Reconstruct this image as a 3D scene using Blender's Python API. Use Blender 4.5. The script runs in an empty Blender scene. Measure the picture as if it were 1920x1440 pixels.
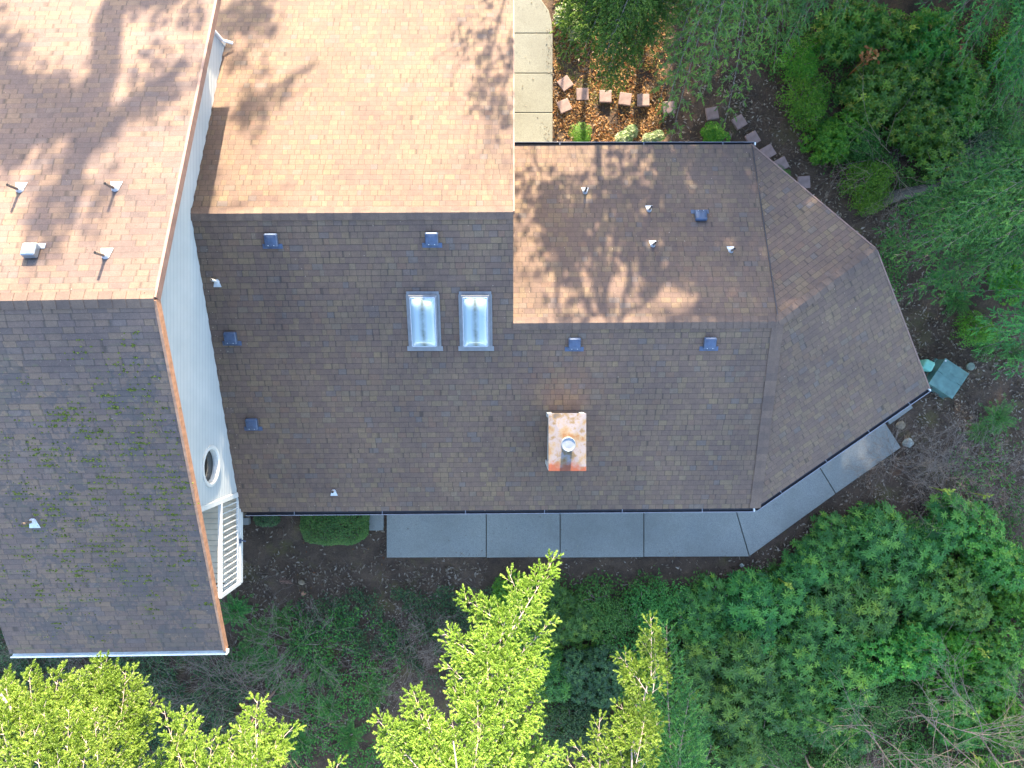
import bpy, math, random
import numpy as np
from math import radians, sin, cos, pi, tan, sqrt
from mathutils import Vector, Matrix
random.seed(7)
C = bpy.context.scene.collection
sc = bpy.context.scene
# ---------------------------------------------------------------- camera, sky, sun, exposure
H = 22.5                      # camera height over the ground, looking straight down
F = 1331.0                    # focal length in photo pixels
cam = bpy.data.cameras.new("camera"); cam.sensor_width = 36; cam.lens = F/1920*36
cam.clip_end = 400; cam.clip_start = 0.1
co = bpy.data.objects.new("camera", cam); C.objects.link(co); co.location = (0, 0, H)
sc.camera = co
SUN_EL, SUN_AZ = radians(19.5), radians(4.6)      # azimuth measured from +Y towards +X
w = bpy.data.worlds.new("World"); sc.world = w; w.use_nodes = True
nt = w.node_tree; nt.nodes.clear()
sky = nt.nodes.new('ShaderNodeTexSky'); sky.sky_type = 'NISHITA'; sky.sun_disc = False
sky.sun_elevation = SUN_EL; sky.sun_rotation = SUN_AZ
bg = nt.nodes.new('ShaderNodeBackground'); bg.inputs['Strength'].default_value = 0.15
wo = nt.nodes.new('ShaderNodeOutputWorld')
nt.links.new(sky.outputs[0], bg.inputs[0]); nt.links.new(bg.outputs[0], wo.inputs[0])
sun = bpy.data.lights.new("sun", 'SUN'); sun.energy = 4.6; sun.angle = radians(0.53); sun.color = (1, .82, .57)
so = bpy.data.objects.new("sun", sun); C.objects.link(so)
SD = Vector((sin(SUN_AZ)*cos(SUN_EL), cos(SUN_AZ)*cos(SUN_EL), sin(SUN_EL)))   # towards the sun
so.rotation_euler = SD.to_track_quat('Z', 'Y').to_euler()
sc.view_settings.view_transform = 'Standard'; sc.view_settings.look = 'None'
sc.view_settings.gamma = 1; sc.view_settings.exposure = 2.82
sc.cycles.max_bounces = 6; sc.cycles.diffuse_bounces = 3; sc.cycles.transparent_max_bounces = 4

def P(px, py, z):             # a photo pixel at height z -> world
    d = H - z
    return Vector(((px-960)*d/F, (720-py)*d/F, z))
def sunback(p, Y):            # follow the ray to the sun until it reaches y = Y
    t = (Y - p[1]) / SD[1]
    return Vector(p) + SD*t

# ---------------------------------------------------------------- mesh helpers
class Geo:
    def __init__(s): s.V = []; s.F = []; s.n = 0
    def add(s, V, Fc, mat=0, rnd=None, uv=None):
        V = np.asarray(V, float).reshape(-1, 3); Fc = np.asarray(Fc, int)
        if rnd is None: rnd = np.random.rand(len(Fc))
        s.V.append(V); s.F.append((Fc + s.n, mat, np.broadcast_to(rnd, (len(Fc),)).astype(float), uv)); s.n += len(V)
    def inst(s, V, Fc, M, T, mat=0, per=1):          # copies of a template: M (N,3,3), T (N,3); one random per copy
        N = len(T)
        if N == 0: return
        W = np.einsum('nij,vj->nvi', M, V) + T[:, None, :]
        nv = len(V); FF = (Fc[None] + (np.arange(N)*nv)[:, None, None]).reshape(-1, Fc.shape[1])
        if per == 1: r = np.repeat(np.random.rand(N), len(Fc))
        else: r = np.random.rand(N*len(Fc))
        s.add(W.reshape(-1, 3), FF, mat, r)
    def quad(s, a, b, c, d, mat=0, rnd=None, uv=None):
        s.add([a, b, c, d], [[0, 1, 2, 3]], mat, rnd, uv)
    def poly(s, pts, mat=0, rnd=None, uv=None):
        s.add(pts, [list(range(len(pts)))], mat, rnd, uv)
    def box(s, c, size, mat=0, rot=0, tilt=None):
        x, y, z = [k/2 for k in size]
        V = np.array([[i*x, j*y, k*z] for k in (-1, 1) for i, j in ((-1, -1), (1, -1), (1, 1), (-1, 1))])
        if tilt is not None: V = V @ np.array(tilt).T
        if rot: R = np.array([[cos(rot), -sin(rot), 0], [sin(rot), cos(rot), 0], [0, 0, 1]]); V = V @ R.T
        s.add(V + np.array(c), [[3, 2, 1, 0], [4, 5, 6, 7], [0, 1, 5, 4], [1, 2, 6, 5], [2, 3, 7, 6], [3, 0, 4, 7]], mat)
    def beam(s, a, b, wd, ht, mat=0, up=(0, 0, 1)):
        a = Vector(a); b = Vector(b); d = (b-a).normalized(); u = Vector(up); sd = d.cross(u).normalized(); u = sd.cross(d)
        V = []
        for p in (a, b):
            for i, j in ((-1, -1), (1, -1), (1, 1), (-1, 1)): V.append(p + sd*wd/2*i + u*ht/2*j)
        s.add(V, [[0, 1, 2, 3], [7, 6, 5, 4], [0, 4, 5, 1], [1, 5, 6, 2], [2, 6, 7, 3], [3, 7, 4, 0]], mat)
    def tube(s, pts, rad, n=6, mat=0, cap=True):
        pts = [Vector(p) for p in pts]; m = len(pts)
        if not hasattr(rad, '__len__'): rad = [rad]*m
        V = []; prev = None
        for i, p in enumerate(pts):
            d = (pts[min(i+1, m-1)] - pts[max(i-1, 0)])
            if d.length < 1e-9: d = Vector((0, 0, 1))
            d.normalize()
            a = d.orthogonal().normalized() if prev is None else (prev - d*prev.dot(d)).normalized()
            prev = a; b = d.cross(a)
            for k in range(n):
                t = 2*pi*k/n; V.append(p + (a*cos(t) + b*sin(t))*rad[i])
        Fs = [[i*n+k, i*n+(k+1) % n, (i+1)*n+(k+1) % n, (i+1)*n+k] for i in range(m-1) for k in range(n)]
        s.add(V, Fs, mat)
        if cap and n > 3:
            b0 = s.n - len(V)
            s.F.append((np.array([[b0+k for k in range(n)][::-1], [b0+(m-1)*n+k for k in range(n)]]), mat, np.array([.5, .5]), None))
    def lathe(s, c, prof, n=20, mat=0):
        V = [[c[0]+r*cos(2*pi*k/n), c[1]+r*sin(2*pi*k/n), c[2]+z] for r, z in prof for k in range(n)]
        Fs = [[i*n+k, i*n+(k+1) % n, (i+1)*n+(k+1) % n, (i+1)*n+k] for i in range(len(prof)-1) for k in range(n)]
        s.add(V, Fs, mat)

def build(g, name, mats, parent=None, smooth=False, loc=None):
    """links everything collected in g as ONE mesh object"""
    if not isinstance(mats, (list, tuple)): mats = [mats]
    me = bpy.data.meshes.new(name)
    V = np.concatenate(g.V) if g.V else np.zeros((0, 3))
    if loc is not None: V = V - np.array(loc)
    lt = np.concatenate([np.full(len(f), f.shape[1]) for f, *_ in g.F])
    li = np.concatenate([f.reshape(-1) for f, *_ in g.F])
    ls = np.concatenate([[0], np.cumsum(lt)[:-1]])
    me.vertices.add(len(V)); me.vertices.foreach_set('co', V.astype(np.float32).ravel())
    me.loops.add(len(li)); me.loops.foreach_set('vertex_index', li.astype(np.int32))
    me.polygons.add(len(lt)); me.polygons.foreach_set('loop_start', ls.astype(np.int32)); me.polygons.foreach_set('loop_total', lt.astype(np.int32))
    me.polygons.foreach_set('material_index', np.concatenate([np.full(len(f), m) for f, m, *_ in g.F]).astype(np.int32))
    at = me.attributes.new('rnd', 'FLOAT', 'FACE'); at.data.foreach_set('value', np.concatenate([r for _, _, r, _ in g.F]).astype(np.float32))
    if any(u is not None for *_, u in g.F):
        U = np.concatenate([np.asarray(u, float).reshape(-1, 2) if u is not None else np.zeros((f.size, 2)) for f, _, _, u in g.F])
        uvl = me.uv_layers.new(name='UVMap'); uvl.data.foreach_set('uv', U.astype(np.float32).ravel())
    for m in mats: me.materials.append(m)
    me.update(calc_edges=True); me.validate()
    me.polygons.foreach_set('use_smooth', [smooth]*len(me.polygons))
    o = bpy.data.objects.new(name, me); C.objects.link(o)
    if parent is not None: o.parent = parent
    if loc is not None: o.location = loc
    return o
def thing(name, label, cat, loc=(0, 0, 0), rotz=0, group=None, kind=None):
    o = bpy.data.objects.new(name, None); o.empty_display_size = .2; C.objects.link(o)
    o.location = loc; o.rotation_euler = (0, 0, rotz)
    return tag(o, label, cat, group, kind)
def tag(o, label=None, cat=None, group=None, kind=None):
    if label: o['label'] = label
    if cat: o['category'] = cat
    if group: o['group'] = group
    if kind: o['kind'] = kind
    return o
def dup(o, parent=None):
    c = o.copy(); C.objects.link(c); c.parent = parent
    for ch in [k for k in o.children]: dup(ch, c)
    return c

# ---------------------------------------------------------------- materials
class NT:
    def __init__(s, name):
        s.m = bpy.data.materials.new(name); s.m.use_nodes = True; s.t = s.m.node_tree
        s.b = s.t.nodes['Principled BSDF']; s.out = s.t.nodes['Material Output']
    def n(s, typ, **kw):
        nd = s.t.nodes.new(typ)
        for k, v in kw.items():
            if k.startswith('i_'):
                nd.inputs[k[2:].replace('_', ' ')].default_value = v
            else: setattr(nd, k, v)
        return nd
    def l(s, a, b): s.t.links.new(a, b); return b
    def math(s, op, a, b=None, c=None):
        nd = s.t.nodes.new('ShaderNodeMath'); nd.operation = op
        for i, v in enumerate((a, b, c)):
            if v is None: continue
            if hasattr(v, 'links'): s.l(v, nd.inputs[i])
            else: nd.inputs[i].default_value = v
        return nd.outputs[0]
    def ramp(s, fac, stops, interp='LINEAR'):
        nd = s.t.nodes.new('ShaderNodeValToRGB'); cr = nd.color_ramp; cr.interpolation = interp
        while len(cr.elements) < len(stops): cr.elements.new(.5)
        for e, (p, c) in zip(cr.elements, stops):
            e.position = p; e.color = (*c, 1) if len(c) == 3 else c
        s.l(fac, nd.inputs[0]); return nd.outputs[0]
    def mix(s, f, a, b, mode='MIX'):
        nd = s.t.nodes.new('ShaderNodeMix'); nd.data_type = 'RGBA'; nd.blend_type = mode
        for sock, v in ((nd.inputs[0], f), (nd.inputs[6], a), (nd.inputs[7], b)):
            if hasattr(v, 'links'): s.l(v, sock)
            elif isinstance(v, (tuple, list)): sock.default_value = (*v, 1) if len(v) == 3 else v
            else: sock.default_value = v
        return nd.outputs[2]
    def noise(s, vec, scale, detail=3, rough=.55, out=0, dim='3D'):
        nd = s.t.nodes.new('ShaderNodeTexNoise'); nd.noise_dimensions = dim
        nd.inputs['Scale'].default_value = scale; nd.inputs['Detail'].default_value = detail; nd.inputs['Roughness'].default_value = rough
        if vec is not None: s.l(vec, nd.inputs['Vector'])
        return nd.outputs[out]
    def bump(s, h, strength=.4, dist=.01):
        nd = s.t.nodes.new('ShaderNodeBump'); nd.inputs['Strength'].default_value = strength; nd.inputs['Distance'].default_value = dist
        s.l(h, nd.inputs['Height']); s.l(nd.outputs[0], s.b.inputs['Normal'])
    def col(s, c):
        if hasattr(c, 'links'): s.l(c, s.b.inputs['Base Color'])
        else: s.b.inputs['Base Color'].default_value = (*c, 1)

def mat_simple(name, c, rough=.6, metal=0, var=.15, scale=8, bump=.1):
    t = NT(name); tc = t.n('ShaderNodeTexCoord').outputs['Object']
    nz = t.noise(tc, scale, 4)
    a = tuple(k*(1-var) for k in c); b = tuple(min(1, k*(1+var)) for k in c)
    t.col(t.ramp(nz, [(.3, a), (.7, b)])); t.b.inputs['Roughness'].default_value = rough; t.b.inputs['Metallic'].default_value = metal
    if bump: t.bump(t.noise(tc, scale*12, 2), bump, .004)
    return t.m

def mat_shingle(name, expo, tabw, stops, gap=.35, rowdark=.35, moss=False, grain=1.0):
    t = NT(name); uv = t.n('ShaderNodeTexCoord').outputs['UV']
    sp = t.n('ShaderNodeSeparateXYZ'); t.l(uv, sp.inputs[0]); u, v = sp.outputs[0], sp.outputs[1]
    vr = t.math('DIVIDE', v, expo); row = t.math('FLOOR', vr); fv = t.math('FRACT', vr)
    wn = t.n('ShaderNodeTexWhiteNoise', noise_dimensions='1D'); t.l(row, wn.inputs['W'])
    u1 = t.math('ADD', t.math('DIVIDE', u, tabw), t.math('MULTIPLY', wn.outputs[0], 17.3))
    cb = t.n('ShaderNodeCombineXYZ'); t.l(t.math('MULTIPLY', u1, .9), cb.inputs[0]); t.l(t.math('MULTIPLY', row, 3.7), cb.inputs[1])
    nz = t.noise(cb.outputs[0], 1.0, 0, dim='2D')
    u2 = t.math('ADD', u1, t.math('MULTIPLY', nz, 1.1)); colm = t.math('FLOOR', u2); fu = t.math('FRACT', u2)
    cc = t.n('ShaderNodeCombineXYZ'); t.l(colm, cc.inputs[0]); t.l(row, cc.inputs[1])
    wn2 = t.n('ShaderNodeTexWhiteNoise', noise_dimensions='2D'); t.l(cc.outputs[0], wn2.inputs['Vector'])
    c = t.ramp(wn2.outputs[0], stops)
    tc = t.n('ShaderNodeTexCoord').outputs['Object']
    big = t.noise(tc, .45, 4, .6)
    c = t.mix(1, c, t.ramp(big, [(.3, (.78, .79, .84)), (.7, (1.2, 1.16, 1.1))]), 'MULTIPLY')
    g = t.noise(tc, 90, 2, .8); c = t.mix(grain, c, t.ramp(g, [(.25, (.66, .66, .68)), (.75, (1.35, 1.33, 1.3))]), 'MULTIPLY')
    mid = t.noise(tc, 7, 4, .7); c = t.mix(1, c, t.ramp(mid, [(.3, (.85, .85, .86)), (.7, (1.13, 1.12, 1.1))]), 'MULTIPLY')
    # dirt in the joints between the tabs and under each butt edge
    ed = t.math('MINIMUM', fu, t.math('SUBTRACT', 1.0, fu))
    gapm = t.math('SUBTRACT', 1.0, t.math('MINIMUM', t.math('DIVIDE', ed, .075), 1.0))
    hide = t.math('GREATER_THAN', wn2.outputs[0], .25)
    c = t.mix(t.math('MULTIPLY', t.math('MULTIPLY', gapm, hide), gap), c, (.02, .018, .018))
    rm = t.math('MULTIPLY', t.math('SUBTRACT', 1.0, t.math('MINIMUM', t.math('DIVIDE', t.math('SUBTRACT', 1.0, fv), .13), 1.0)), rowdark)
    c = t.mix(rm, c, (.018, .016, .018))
    if moss:
        mm = t.math('MULTIPLY', t.ramp(t.noise(tc, 3.2, 6, .75), [(.53, (0, 0, 0)), (.66, (1, 1, 1))]), t.math('SUBTRACT', 1.0, t.math('MINIMUM', t.math('MULTIPLY', fv, 1.6), 1.0)))
        sy = t.n('ShaderNodeSeparateXYZ'); t.l(tc, sy.inputs[0]); south = t.math('MINIMUM', t.math('MAXIMUM', t.math('SUBTRACT', 1.2, sy.outputs[1]), 0.0), 1.0)
        c = t.mix(t.math('MULTIPLY', t.math('MULTIPLY', mm, south), .75), c, (.085, .095, .035))
        m1 = t.noise(tc, .9, 5, .65); st = t.math('GREATER_THAN', t.math('ADD', m1, t.math('MULTIPLY', t.noise(tc, 9, 3), .35)), .71)
        c = t.mix(t.math('MULTIPLY', t.math('MULTIPLY', st, south), .42), c, (.038, .042, .05))
        wl = t.noise(tc, 24, 4, .9); c = t.mix(t.math('MULTIPLY', t.ramp(wl, [(.56, (0, 0, 0)), (.68, (1, 1, 1))]), .28), c, (.19, .165, .15))
    t.col(c); t.b.inputs['Roughness'].default_value = .92
    hgt = t.math('ADD', t.math('MULTIPLY', g, .6), t.math('MULTIPLY', gapm, -.8))
    t.bump(t.math('ADD', hgt, t.math('MULTIPLY', wn2.outputs[0], .5)), .55, .006)
    return t.m

def mat_leaf(name, stops, rough=.5, trans=.35, hue=.06, spec=.25):
    """per-leaf and per-plant colour variation, some light passing through the blade"""
    t = NT(name)
    a = t.n('ShaderNodeAttribute', attribute_name='rnd')
    oi = t.n('ShaderNodeObjectInfo')
    tc = t.n('ShaderNodeTexCoord').outputs['Object']
    f = t.math('ADD', t.math('MULTIPLY', a.outputs['Fac'], .66), t.math('MULTIPLY', t.noise(tc, 1.6, 3), .42))
    c = t.ramp(f, stops)
    hs = t.n('ShaderNodeHueSaturation'); t.l(c, hs.inputs['Color'])
    t.l(t.math('ADD', .5-hue/2, t.math('MULTIPLY', oi.outputs['Random'], hue)), hs.inputs['Hue'])
    t.l(t.math('ADD', .85, t.math('MULTIPLY', oi.outputs['Random'], .3)), hs.inputs['Value'])
    c = hs.outputs[0]
    t.col(c); t.b.inputs['Roughness'].default_value = rough; t.b.inputs['Specular IOR Level'].default_value = spec
    tr = t.n('ShaderNodeBsdfTranslucent'); t.l(t.mix(1, c, (1.25, 1.4, .55), 'MULTIPLY'), tr.inputs[0])
    mx = t.n('ShaderNodeMixShader'); mx.inputs[0].default_value = trans
    t.l(t.b.outputs[0], mx.inputs[1]); t.l(tr.outputs[0], mx.inputs[2]); t.l(mx.outputs[0], t.out.inputs[0])
    return t.m

def mat_bark(name, c1, c2, scale=14):
    t = NT(name); tc = t.n('ShaderNodeTexCoord').outputs['Object']
    t.col(t.ramp(t.noise(tc, scale, 5, .7), [(.3, c1), (.7, c2)])); t.b.inputs['Roughness'].default_value = .95
    t.bump(t.noise(tc, scale*3, 4, .7), .6, .01); return t.m

BROWN = [(0, (.102, .070, .059)), (.2, (.108, .074, .061)), (.45, (.118, .081, .062)), (.62, (.122, .086, .064)), (.78, (.132, .095, .064)), (.88, (.120, .076, .058)), (.94, (.100, .082, .077)), (1, (.142, .102, .065))]
BROWNL = [(0, (.096, .071, .066)), (.3, (.114, .080, .072)), (.55, (.128, .088, .071)), (.8, (.142, .098, .073)), (1, (.106, .082, .080))]
CAPST = [(0, (.086, .062, .055)), (.5, (.104, .073, .061)), (1, (.124, .087, .069))]
M = {}
M['roof'] = mat_shingle('brown_shingles', .143, .175, BROWN, .62, 1.0)
M['roofl'] = mat_shingle('weathered_shingles', .130, .31, BROWNL, .6, .8, moss=True)
M['cap'] = mat_shingle('ridge_shingles', .2, 5.0, CAPST, .0, .35)
def mat_siding():
    t = NT('pale_siding'); tc = t.n('ShaderNodeTexCoord').outputs['Object']
    c = t.ramp(t.noise(tc, 1.2, 4), [(.3, (.35, .375, .385)), (.7, (.42, .44, .445))])
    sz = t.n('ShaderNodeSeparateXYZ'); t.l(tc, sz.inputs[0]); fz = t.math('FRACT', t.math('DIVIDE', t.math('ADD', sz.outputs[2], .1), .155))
    c = t.mix(t.math('MULTIPLY', t.math('LESS_THAN', fz, .16), .38), c, (.24, .27, .30))  # shadow lines of the lap boards, painted in as thin grey bands
    mp = t.n('ShaderNodeMapping'); mp.inputs['Scale'].default_value = (4, 6, 60); t.l(tc, mp.inputs[0])
    s = t.math('GREATER_THAN', t.noise(mp.outputs[0], 1, 2), .73)
    t.col(t.mix(t.math('MULTIPLY', s, .35), c, (.3, .31, .3))); t.b.inputs['Roughness'].default_value = .5
    return t.m
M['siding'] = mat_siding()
M['chim'] = mat_simple('chimney_siding', (.40, .40, .39), .5, var=.08)
M['trim'] = mat_simple('white_trim', (.54, .54, .53), .45, var=.06)
M['deck'] = mat_simple('beige_deck', (.64, .55, .43), .7, var=.12, scale=3)
M['rake'] = mat_simple('rusty_edge', (.34, .17, .10), .7, var=.3, scale=9)
M['rakeb'] = mat_simple('brown_edge', (.17, .105, .09), .7, var=.2)
M['gut_w'] = mat_simple('white_gutter', (.68, .69, .70), .4, var=.12)
M['gut_d'] = mat_simple('dark_gutter', (.03, .03, .04), .45)
M['gut_g'] = mat_simple('grey_gutter_lip', (.19, .20, .24), .45)
M['ventb'] = mat_simple('blue_black_metal', (.055, .08, .14), .38, .2, var=.25)
M['ventg'] = mat_simple('galvanised_metal', (.26, .28, .31), .35, .5, var=.15)
M['lead'] = mat_simple('pale_flashing', (.42, .45, .50), .45, .1, var=.15)
M['pipe'] = mat_simple('brown_pipe', (.13, .10, .085), .6)
M['black'] = mat_simple('dark_opening', (.008, .008, .01), .9, bump=0)
def mat_concrete(name, c1, c2):
    t = NT(name); tc = t.n('ShaderNodeTexCoord').outputs['Object']
    c = t.ramp(t.noise(tc, 1.1, 5, .6), [(.3, c1), (.7, c2)])
    c = t.mix(1, c, t.ramp(t.noise(tc, 45, 3, .85), [(.3, (.62, .62, .6)), (.5, (1, 1, 1)), (.72, (1.35, 1.33, 1.28))]), 'MULTIPLY')
    st = t.ramp(t.noise(tc, .55, 6, .72), [(.42, (0, 0, 0)), (.62, (1, 1, 1))]); c = t.mix(t.math('MULTIPLY', st, .5), c, tuple(k*.55 for k in c1))
    dr = t.ramp(t.noise(tc, 5, 6, .8), [(.60, (0, 0, 0)), (.72, (1, 1, 1))]); c = t.mix(t.math('MULTIPLY', dr, .3), c, (.09, .085, .05))
    t.col(c); t.b.inputs['Roughness'].default_value = .9; t.bump(t.noise(tc, 60, 2), .5, .006); return t.m
M['conc'] = mat_concrete('aggregate_concrete', (.195, .20, .195), (.275, .275, .255))
M['conc2'] = mat_concrete('pale_aggregate', (.155, .16, .14), (.205, .205, .175))
M['paver'] = mat_simple('pink_paver', (.21, .145, .135), .85, var=.2, scale=6, bump=.4)
M['stone'] = mat_simple('grey_stone', (.26, .27, .24), .9, var=.5, scale=7, bump=.6)
M['brownstone'] = mat_simple('brown_stone', (.20, .15, .10), .9, var=.4, scale=9, bump=.6)
M['green1'] = mat_simple('green_painted_steel', (.085, .17, .155), .5, .0, var=.3, scale=4)
M['green2'] = mat_simple('mint_plastic', (.13, .36, .29), .45, var=.12)
M['lid'] = mat_simple('grey_green_lid', (.15, .18, .14), .8, var=.25)
M['window'] = NT('window_glass').m
b = M['window'].node_tree.nodes['Principled BSDF']; b.inputs['Base Color'].default_value = (.02, .02, .018, 1); b.inputs['Roughness'].default_value = .08
def mat_ground():
    t = NT('forest_floor'); tc = t.n('ShaderNodeTexCoord').outputs['Object']
    c = t.ramp(t.noise(tc, 2.2, 6, .7), [(.25, (.04, .026, .019)), (.5, (.075, .048, .033)), (.75, (.12, .078, .05))])
    c = t.mix(1, c, t.ramp(t.noise(tc, 38, 4, .9), [(.3, (.35, .33, .32)), (.5, (1, 1, 1)), (.75, (1.9, 1.75, 1.6))]), 'MULTIPLY')
    ms = t.noise(tc, .8, 5, .7)
    c = t.mix(t.math('MULTIPLY', t.ramp(ms, [(.54, (0, 0, 0)), (.66, (1, 1, 1))]), .45), c, (.11, .10, .022))
    t.col(c); t.b.inputs['Roughness'].default_value = 1
    t.bump(t.math('ADD', t.noise(tc, 30, 4, .8), t.math('MULTIPLY', t.noise(tc, 6, 3), 1.5)), .9, .03); return t.m
M['ground'] = mat_ground()
M['bark'] = mat_bark('grey_bark', (.10, .085, .07), (.24, .21, .18))
M['oldlog'] = mat_bark('mossy_bark', (.05, .042, .034), (.12, .10, .08))
M['twig'] = mat_bark('pale_twig', (.22, .17, .15), (.42, .35, .32))
M['deadtwig'] = mat_bark('dry_twig', (.13, .10, .08), (.26, .20, .165))
M['redtwig'] = mat_bark('reddish_twig', (.20, .11, .08), (.34, .20, .15))
M['fir'] = mat_leaf('fir_needles', [(.2, (.085, .15, .022)), (.5, (.155, .25, .035)), (.8, (.25, .35, .07))], .5, .35, .008)
M['hem'] = mat_leaf('hemlock_needles', [(.2, (.026, .105, .03)), (.5, (.055, .19, .048)), (.8, (.115, .28, .06))], .5, .3, .04)
M['hem2'] = mat_leaf('grey_green_needles', [(.2, (.05, .13, .03)), (.5, (.10, .22, .045)), (.8, (.19, .31, .06))], .5, .3, .04)
M['rho'] = mat_leaf('rhododendron_leaves', [(.2, (.018, .075, .015)), (.5, (.046, .15, .028)), (.75, (.09, .22, .035)), (.92, (.17, .29, .035))], .33, .22, .05)
M['lau'] = mat_leaf('laurel_leaves', [(.2, (.024, .10, .018)), (.5, (.06, .19, .03)), (.8, (.12, .27, .036)), (.97, (.22, .22, .03))], .3, .25, .05)
M['bright'] = mat_leaf('bright_leaves', [(.2, (.04, .14, .015)), (.5, (.075, .21, .02)), (.8, (.14, .28, .025))], .4, .35, .04)
M['dull'] = mat_leaf('dull_leaves', [(.2, (.022, .055, .026)), (.5, (.042, .095, .04)), (.8, (.085, .15, .05))], .45, .25, .04)
M['box'] = mat_leaf('boxwood_leaves', [(.2, (.03, .10, .026)), (.5, (.06, .16, .04)), (.8, (.11, .22, .05))], .4, .25, .03)
M['pale'] = mat_leaf('pale_leaves', [(.2, (.10, .17, .06)), (.5, (.2, .26, .12)), (.8, (.4, .42, .3))], .4, .3, .03)
M['fernm'] = mat_leaf('fern_fronds', [(.2, (.028, .10, .022)), (.5, (.055, .17, .032)), (.8, (.11, .24, .045))], .45, .3, .04)
M['litter'] = mat_leaf('fallen_leaves', [(.15, (.07, .045, .03)), (.4, (.14, .10, .07)), (.62, (.22, .17, .13)), (.9, (.36, .30, .25))], .8, .1, .01, .2)
M['litterr'] = mat_leaf('russet_leaves', [(.2, (.16, .05, .02)), (.6, (.28, .11, .04)), (.85, (.36, .2, .08))], .7, .2, .01, .2)
M['mulch'] = mat_leaf('bark_chips', [(.15, (.10, .045, .02)), (.45, (.20, .095, .035)), (.8, (.34, .20, .085))], .8, .1, .01, .2)
M['moss'] = mat_leaf('moss_tufts', [(.2, (.055, .075, .018)), (.5, (.09, .115, .022)), (.85, (.14, .16, .04))], .9, .1, .02, .1)
M['ylw'] = mat_leaf('yellow_leaves', [(.2, (.16, .24, .03)), (.8, (.34, .40, .06))], .5, .3, .02)

# ---------------------------------------------------------------- the setting: ground, paths
g = Geo()
xs = np.concatenate([[-140, -60], np.linspace(-24, 24, 321), [60, 140]]); ys = np.concatenate([[-140, -60], np.linspace(-22, 22, 293), [60, 140]])
XX, YY = np.meshgrid(xs, ys)
def bumpz(x, y):
    return .05*np.sin(x*1.7+1)*np.sin(y*1.3) + .035*np.sin(x*3.9+y*2.1) + .02*np.sin(y*6.3-x*4.4) - .06
near = (np.abs(XX) < 23) & (np.abs(YY) < 21)
ZZ = np.where(near, bumpz(XX, YY), -.05)
n1, n2 = XX.shape
idx = np.arange(n1*n2).reshape(n1, n2)
g.add(np.stack([XX, YY, ZZ], -1).reshape(-1, 3), np.stack([idx[:-1, :-1], idx[:-1, 1:], idx[1:, 1:], idx[1:, :-1]], -1).reshape(-1, 4))
tag(build(g, 'ground', M['ground'], smooth=True), kind='structure')

def slab(g, pts, z0=-.12, z1=.055, bev=.012):
    pts = [Vector((p[0], p[1], 0)) for p in pts]; c = sum(pts, Vector())/len(pts)
    n = len(pts)
    area = sum(pts[i].x*pts[(i+1) % n].y - pts[(i+1) % n].x*pts[i].y for i in range(n))
    if area < 0: pts = pts[::-1]
    inn = [p + (c-p).normalized()*bev*1.6 for p in pts]
    V = [(*p.xy, z0) for p in pts] + [(*p.xy, z1-bev) for p in pts] + [(*p.xy, z1) for p in inn]
    Fs = [[a*n+i, a*n+(i+1) % n, (a+1)*n+(i+1) % n, (a+1)*n+i] for a in (0, 1) for i in range(n)]
    g.add(V, Fs, 0); g.F.append((np.array([[g.n-n+i for i in range(n)]]), 0, np.array([.5]), None))
def gp(px, py, z=.05): return P(px, py, z)
g = Geo(); gw = .6
up = 915
for a, b_ in ((725, 911), (912.5, 1049.5), (1051, 1206.5), (1208, None)):
    if b_: slab(g, [gp(a, up), gp(b_, up), gp(b_, 1044.5), gp(a, 1045.5)])
slab(g, [gp(1208, up), gp(1367, up), gp(1404.3, 1043.5), gp(1208, 1044)])
slab(g, [gp(1368.5, up), gp(1392, up), gp(1509, 832), gp(1566.3, 926), gp(1405.8, 1042.5)])
slab(g, [gp(1510.3, 831), gp(1630, 747), gp(1689, 839), gp(1567.5, 925)])
tag(build(g, 'path', M['conc']), kind='structure')
g = Geo(); slab(g, [gp(683, up), gp(719, up), gp(719, 994.5), gp(683, 995)], z1=.04)
tag(build(g, 'path', M['conc']), kind='structure')
g = Geo(); slab(g, [gp(1655, 772), gp(1697, 742), gp(1712.5, 764.5), gp(1669, 796)], z1=.04)
tag(build(g, 'path', M['conc']), kind='structure')
g = Geo()
for a, b_ in ((330, 212), (210.8, 138), (136.8, 63)): slab(g, [gp(950, a), gp(1036, a), gp(1036, b_), gp(950, b_)])
slab(g, [gp(950, 61.8), gp(1035.5, 61.8), gp(1034, 40), gp(1029, 20), gp(1015, 0), gp(995, -25), gp(950, -35)])
slab(g, [gp(950, -36.5), gp(993, -26), gp(960, -75), gp(880, -90), gp(880, -36.5)])
tag(build(g, 'path', M['conc2']), kind='structure')

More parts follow.
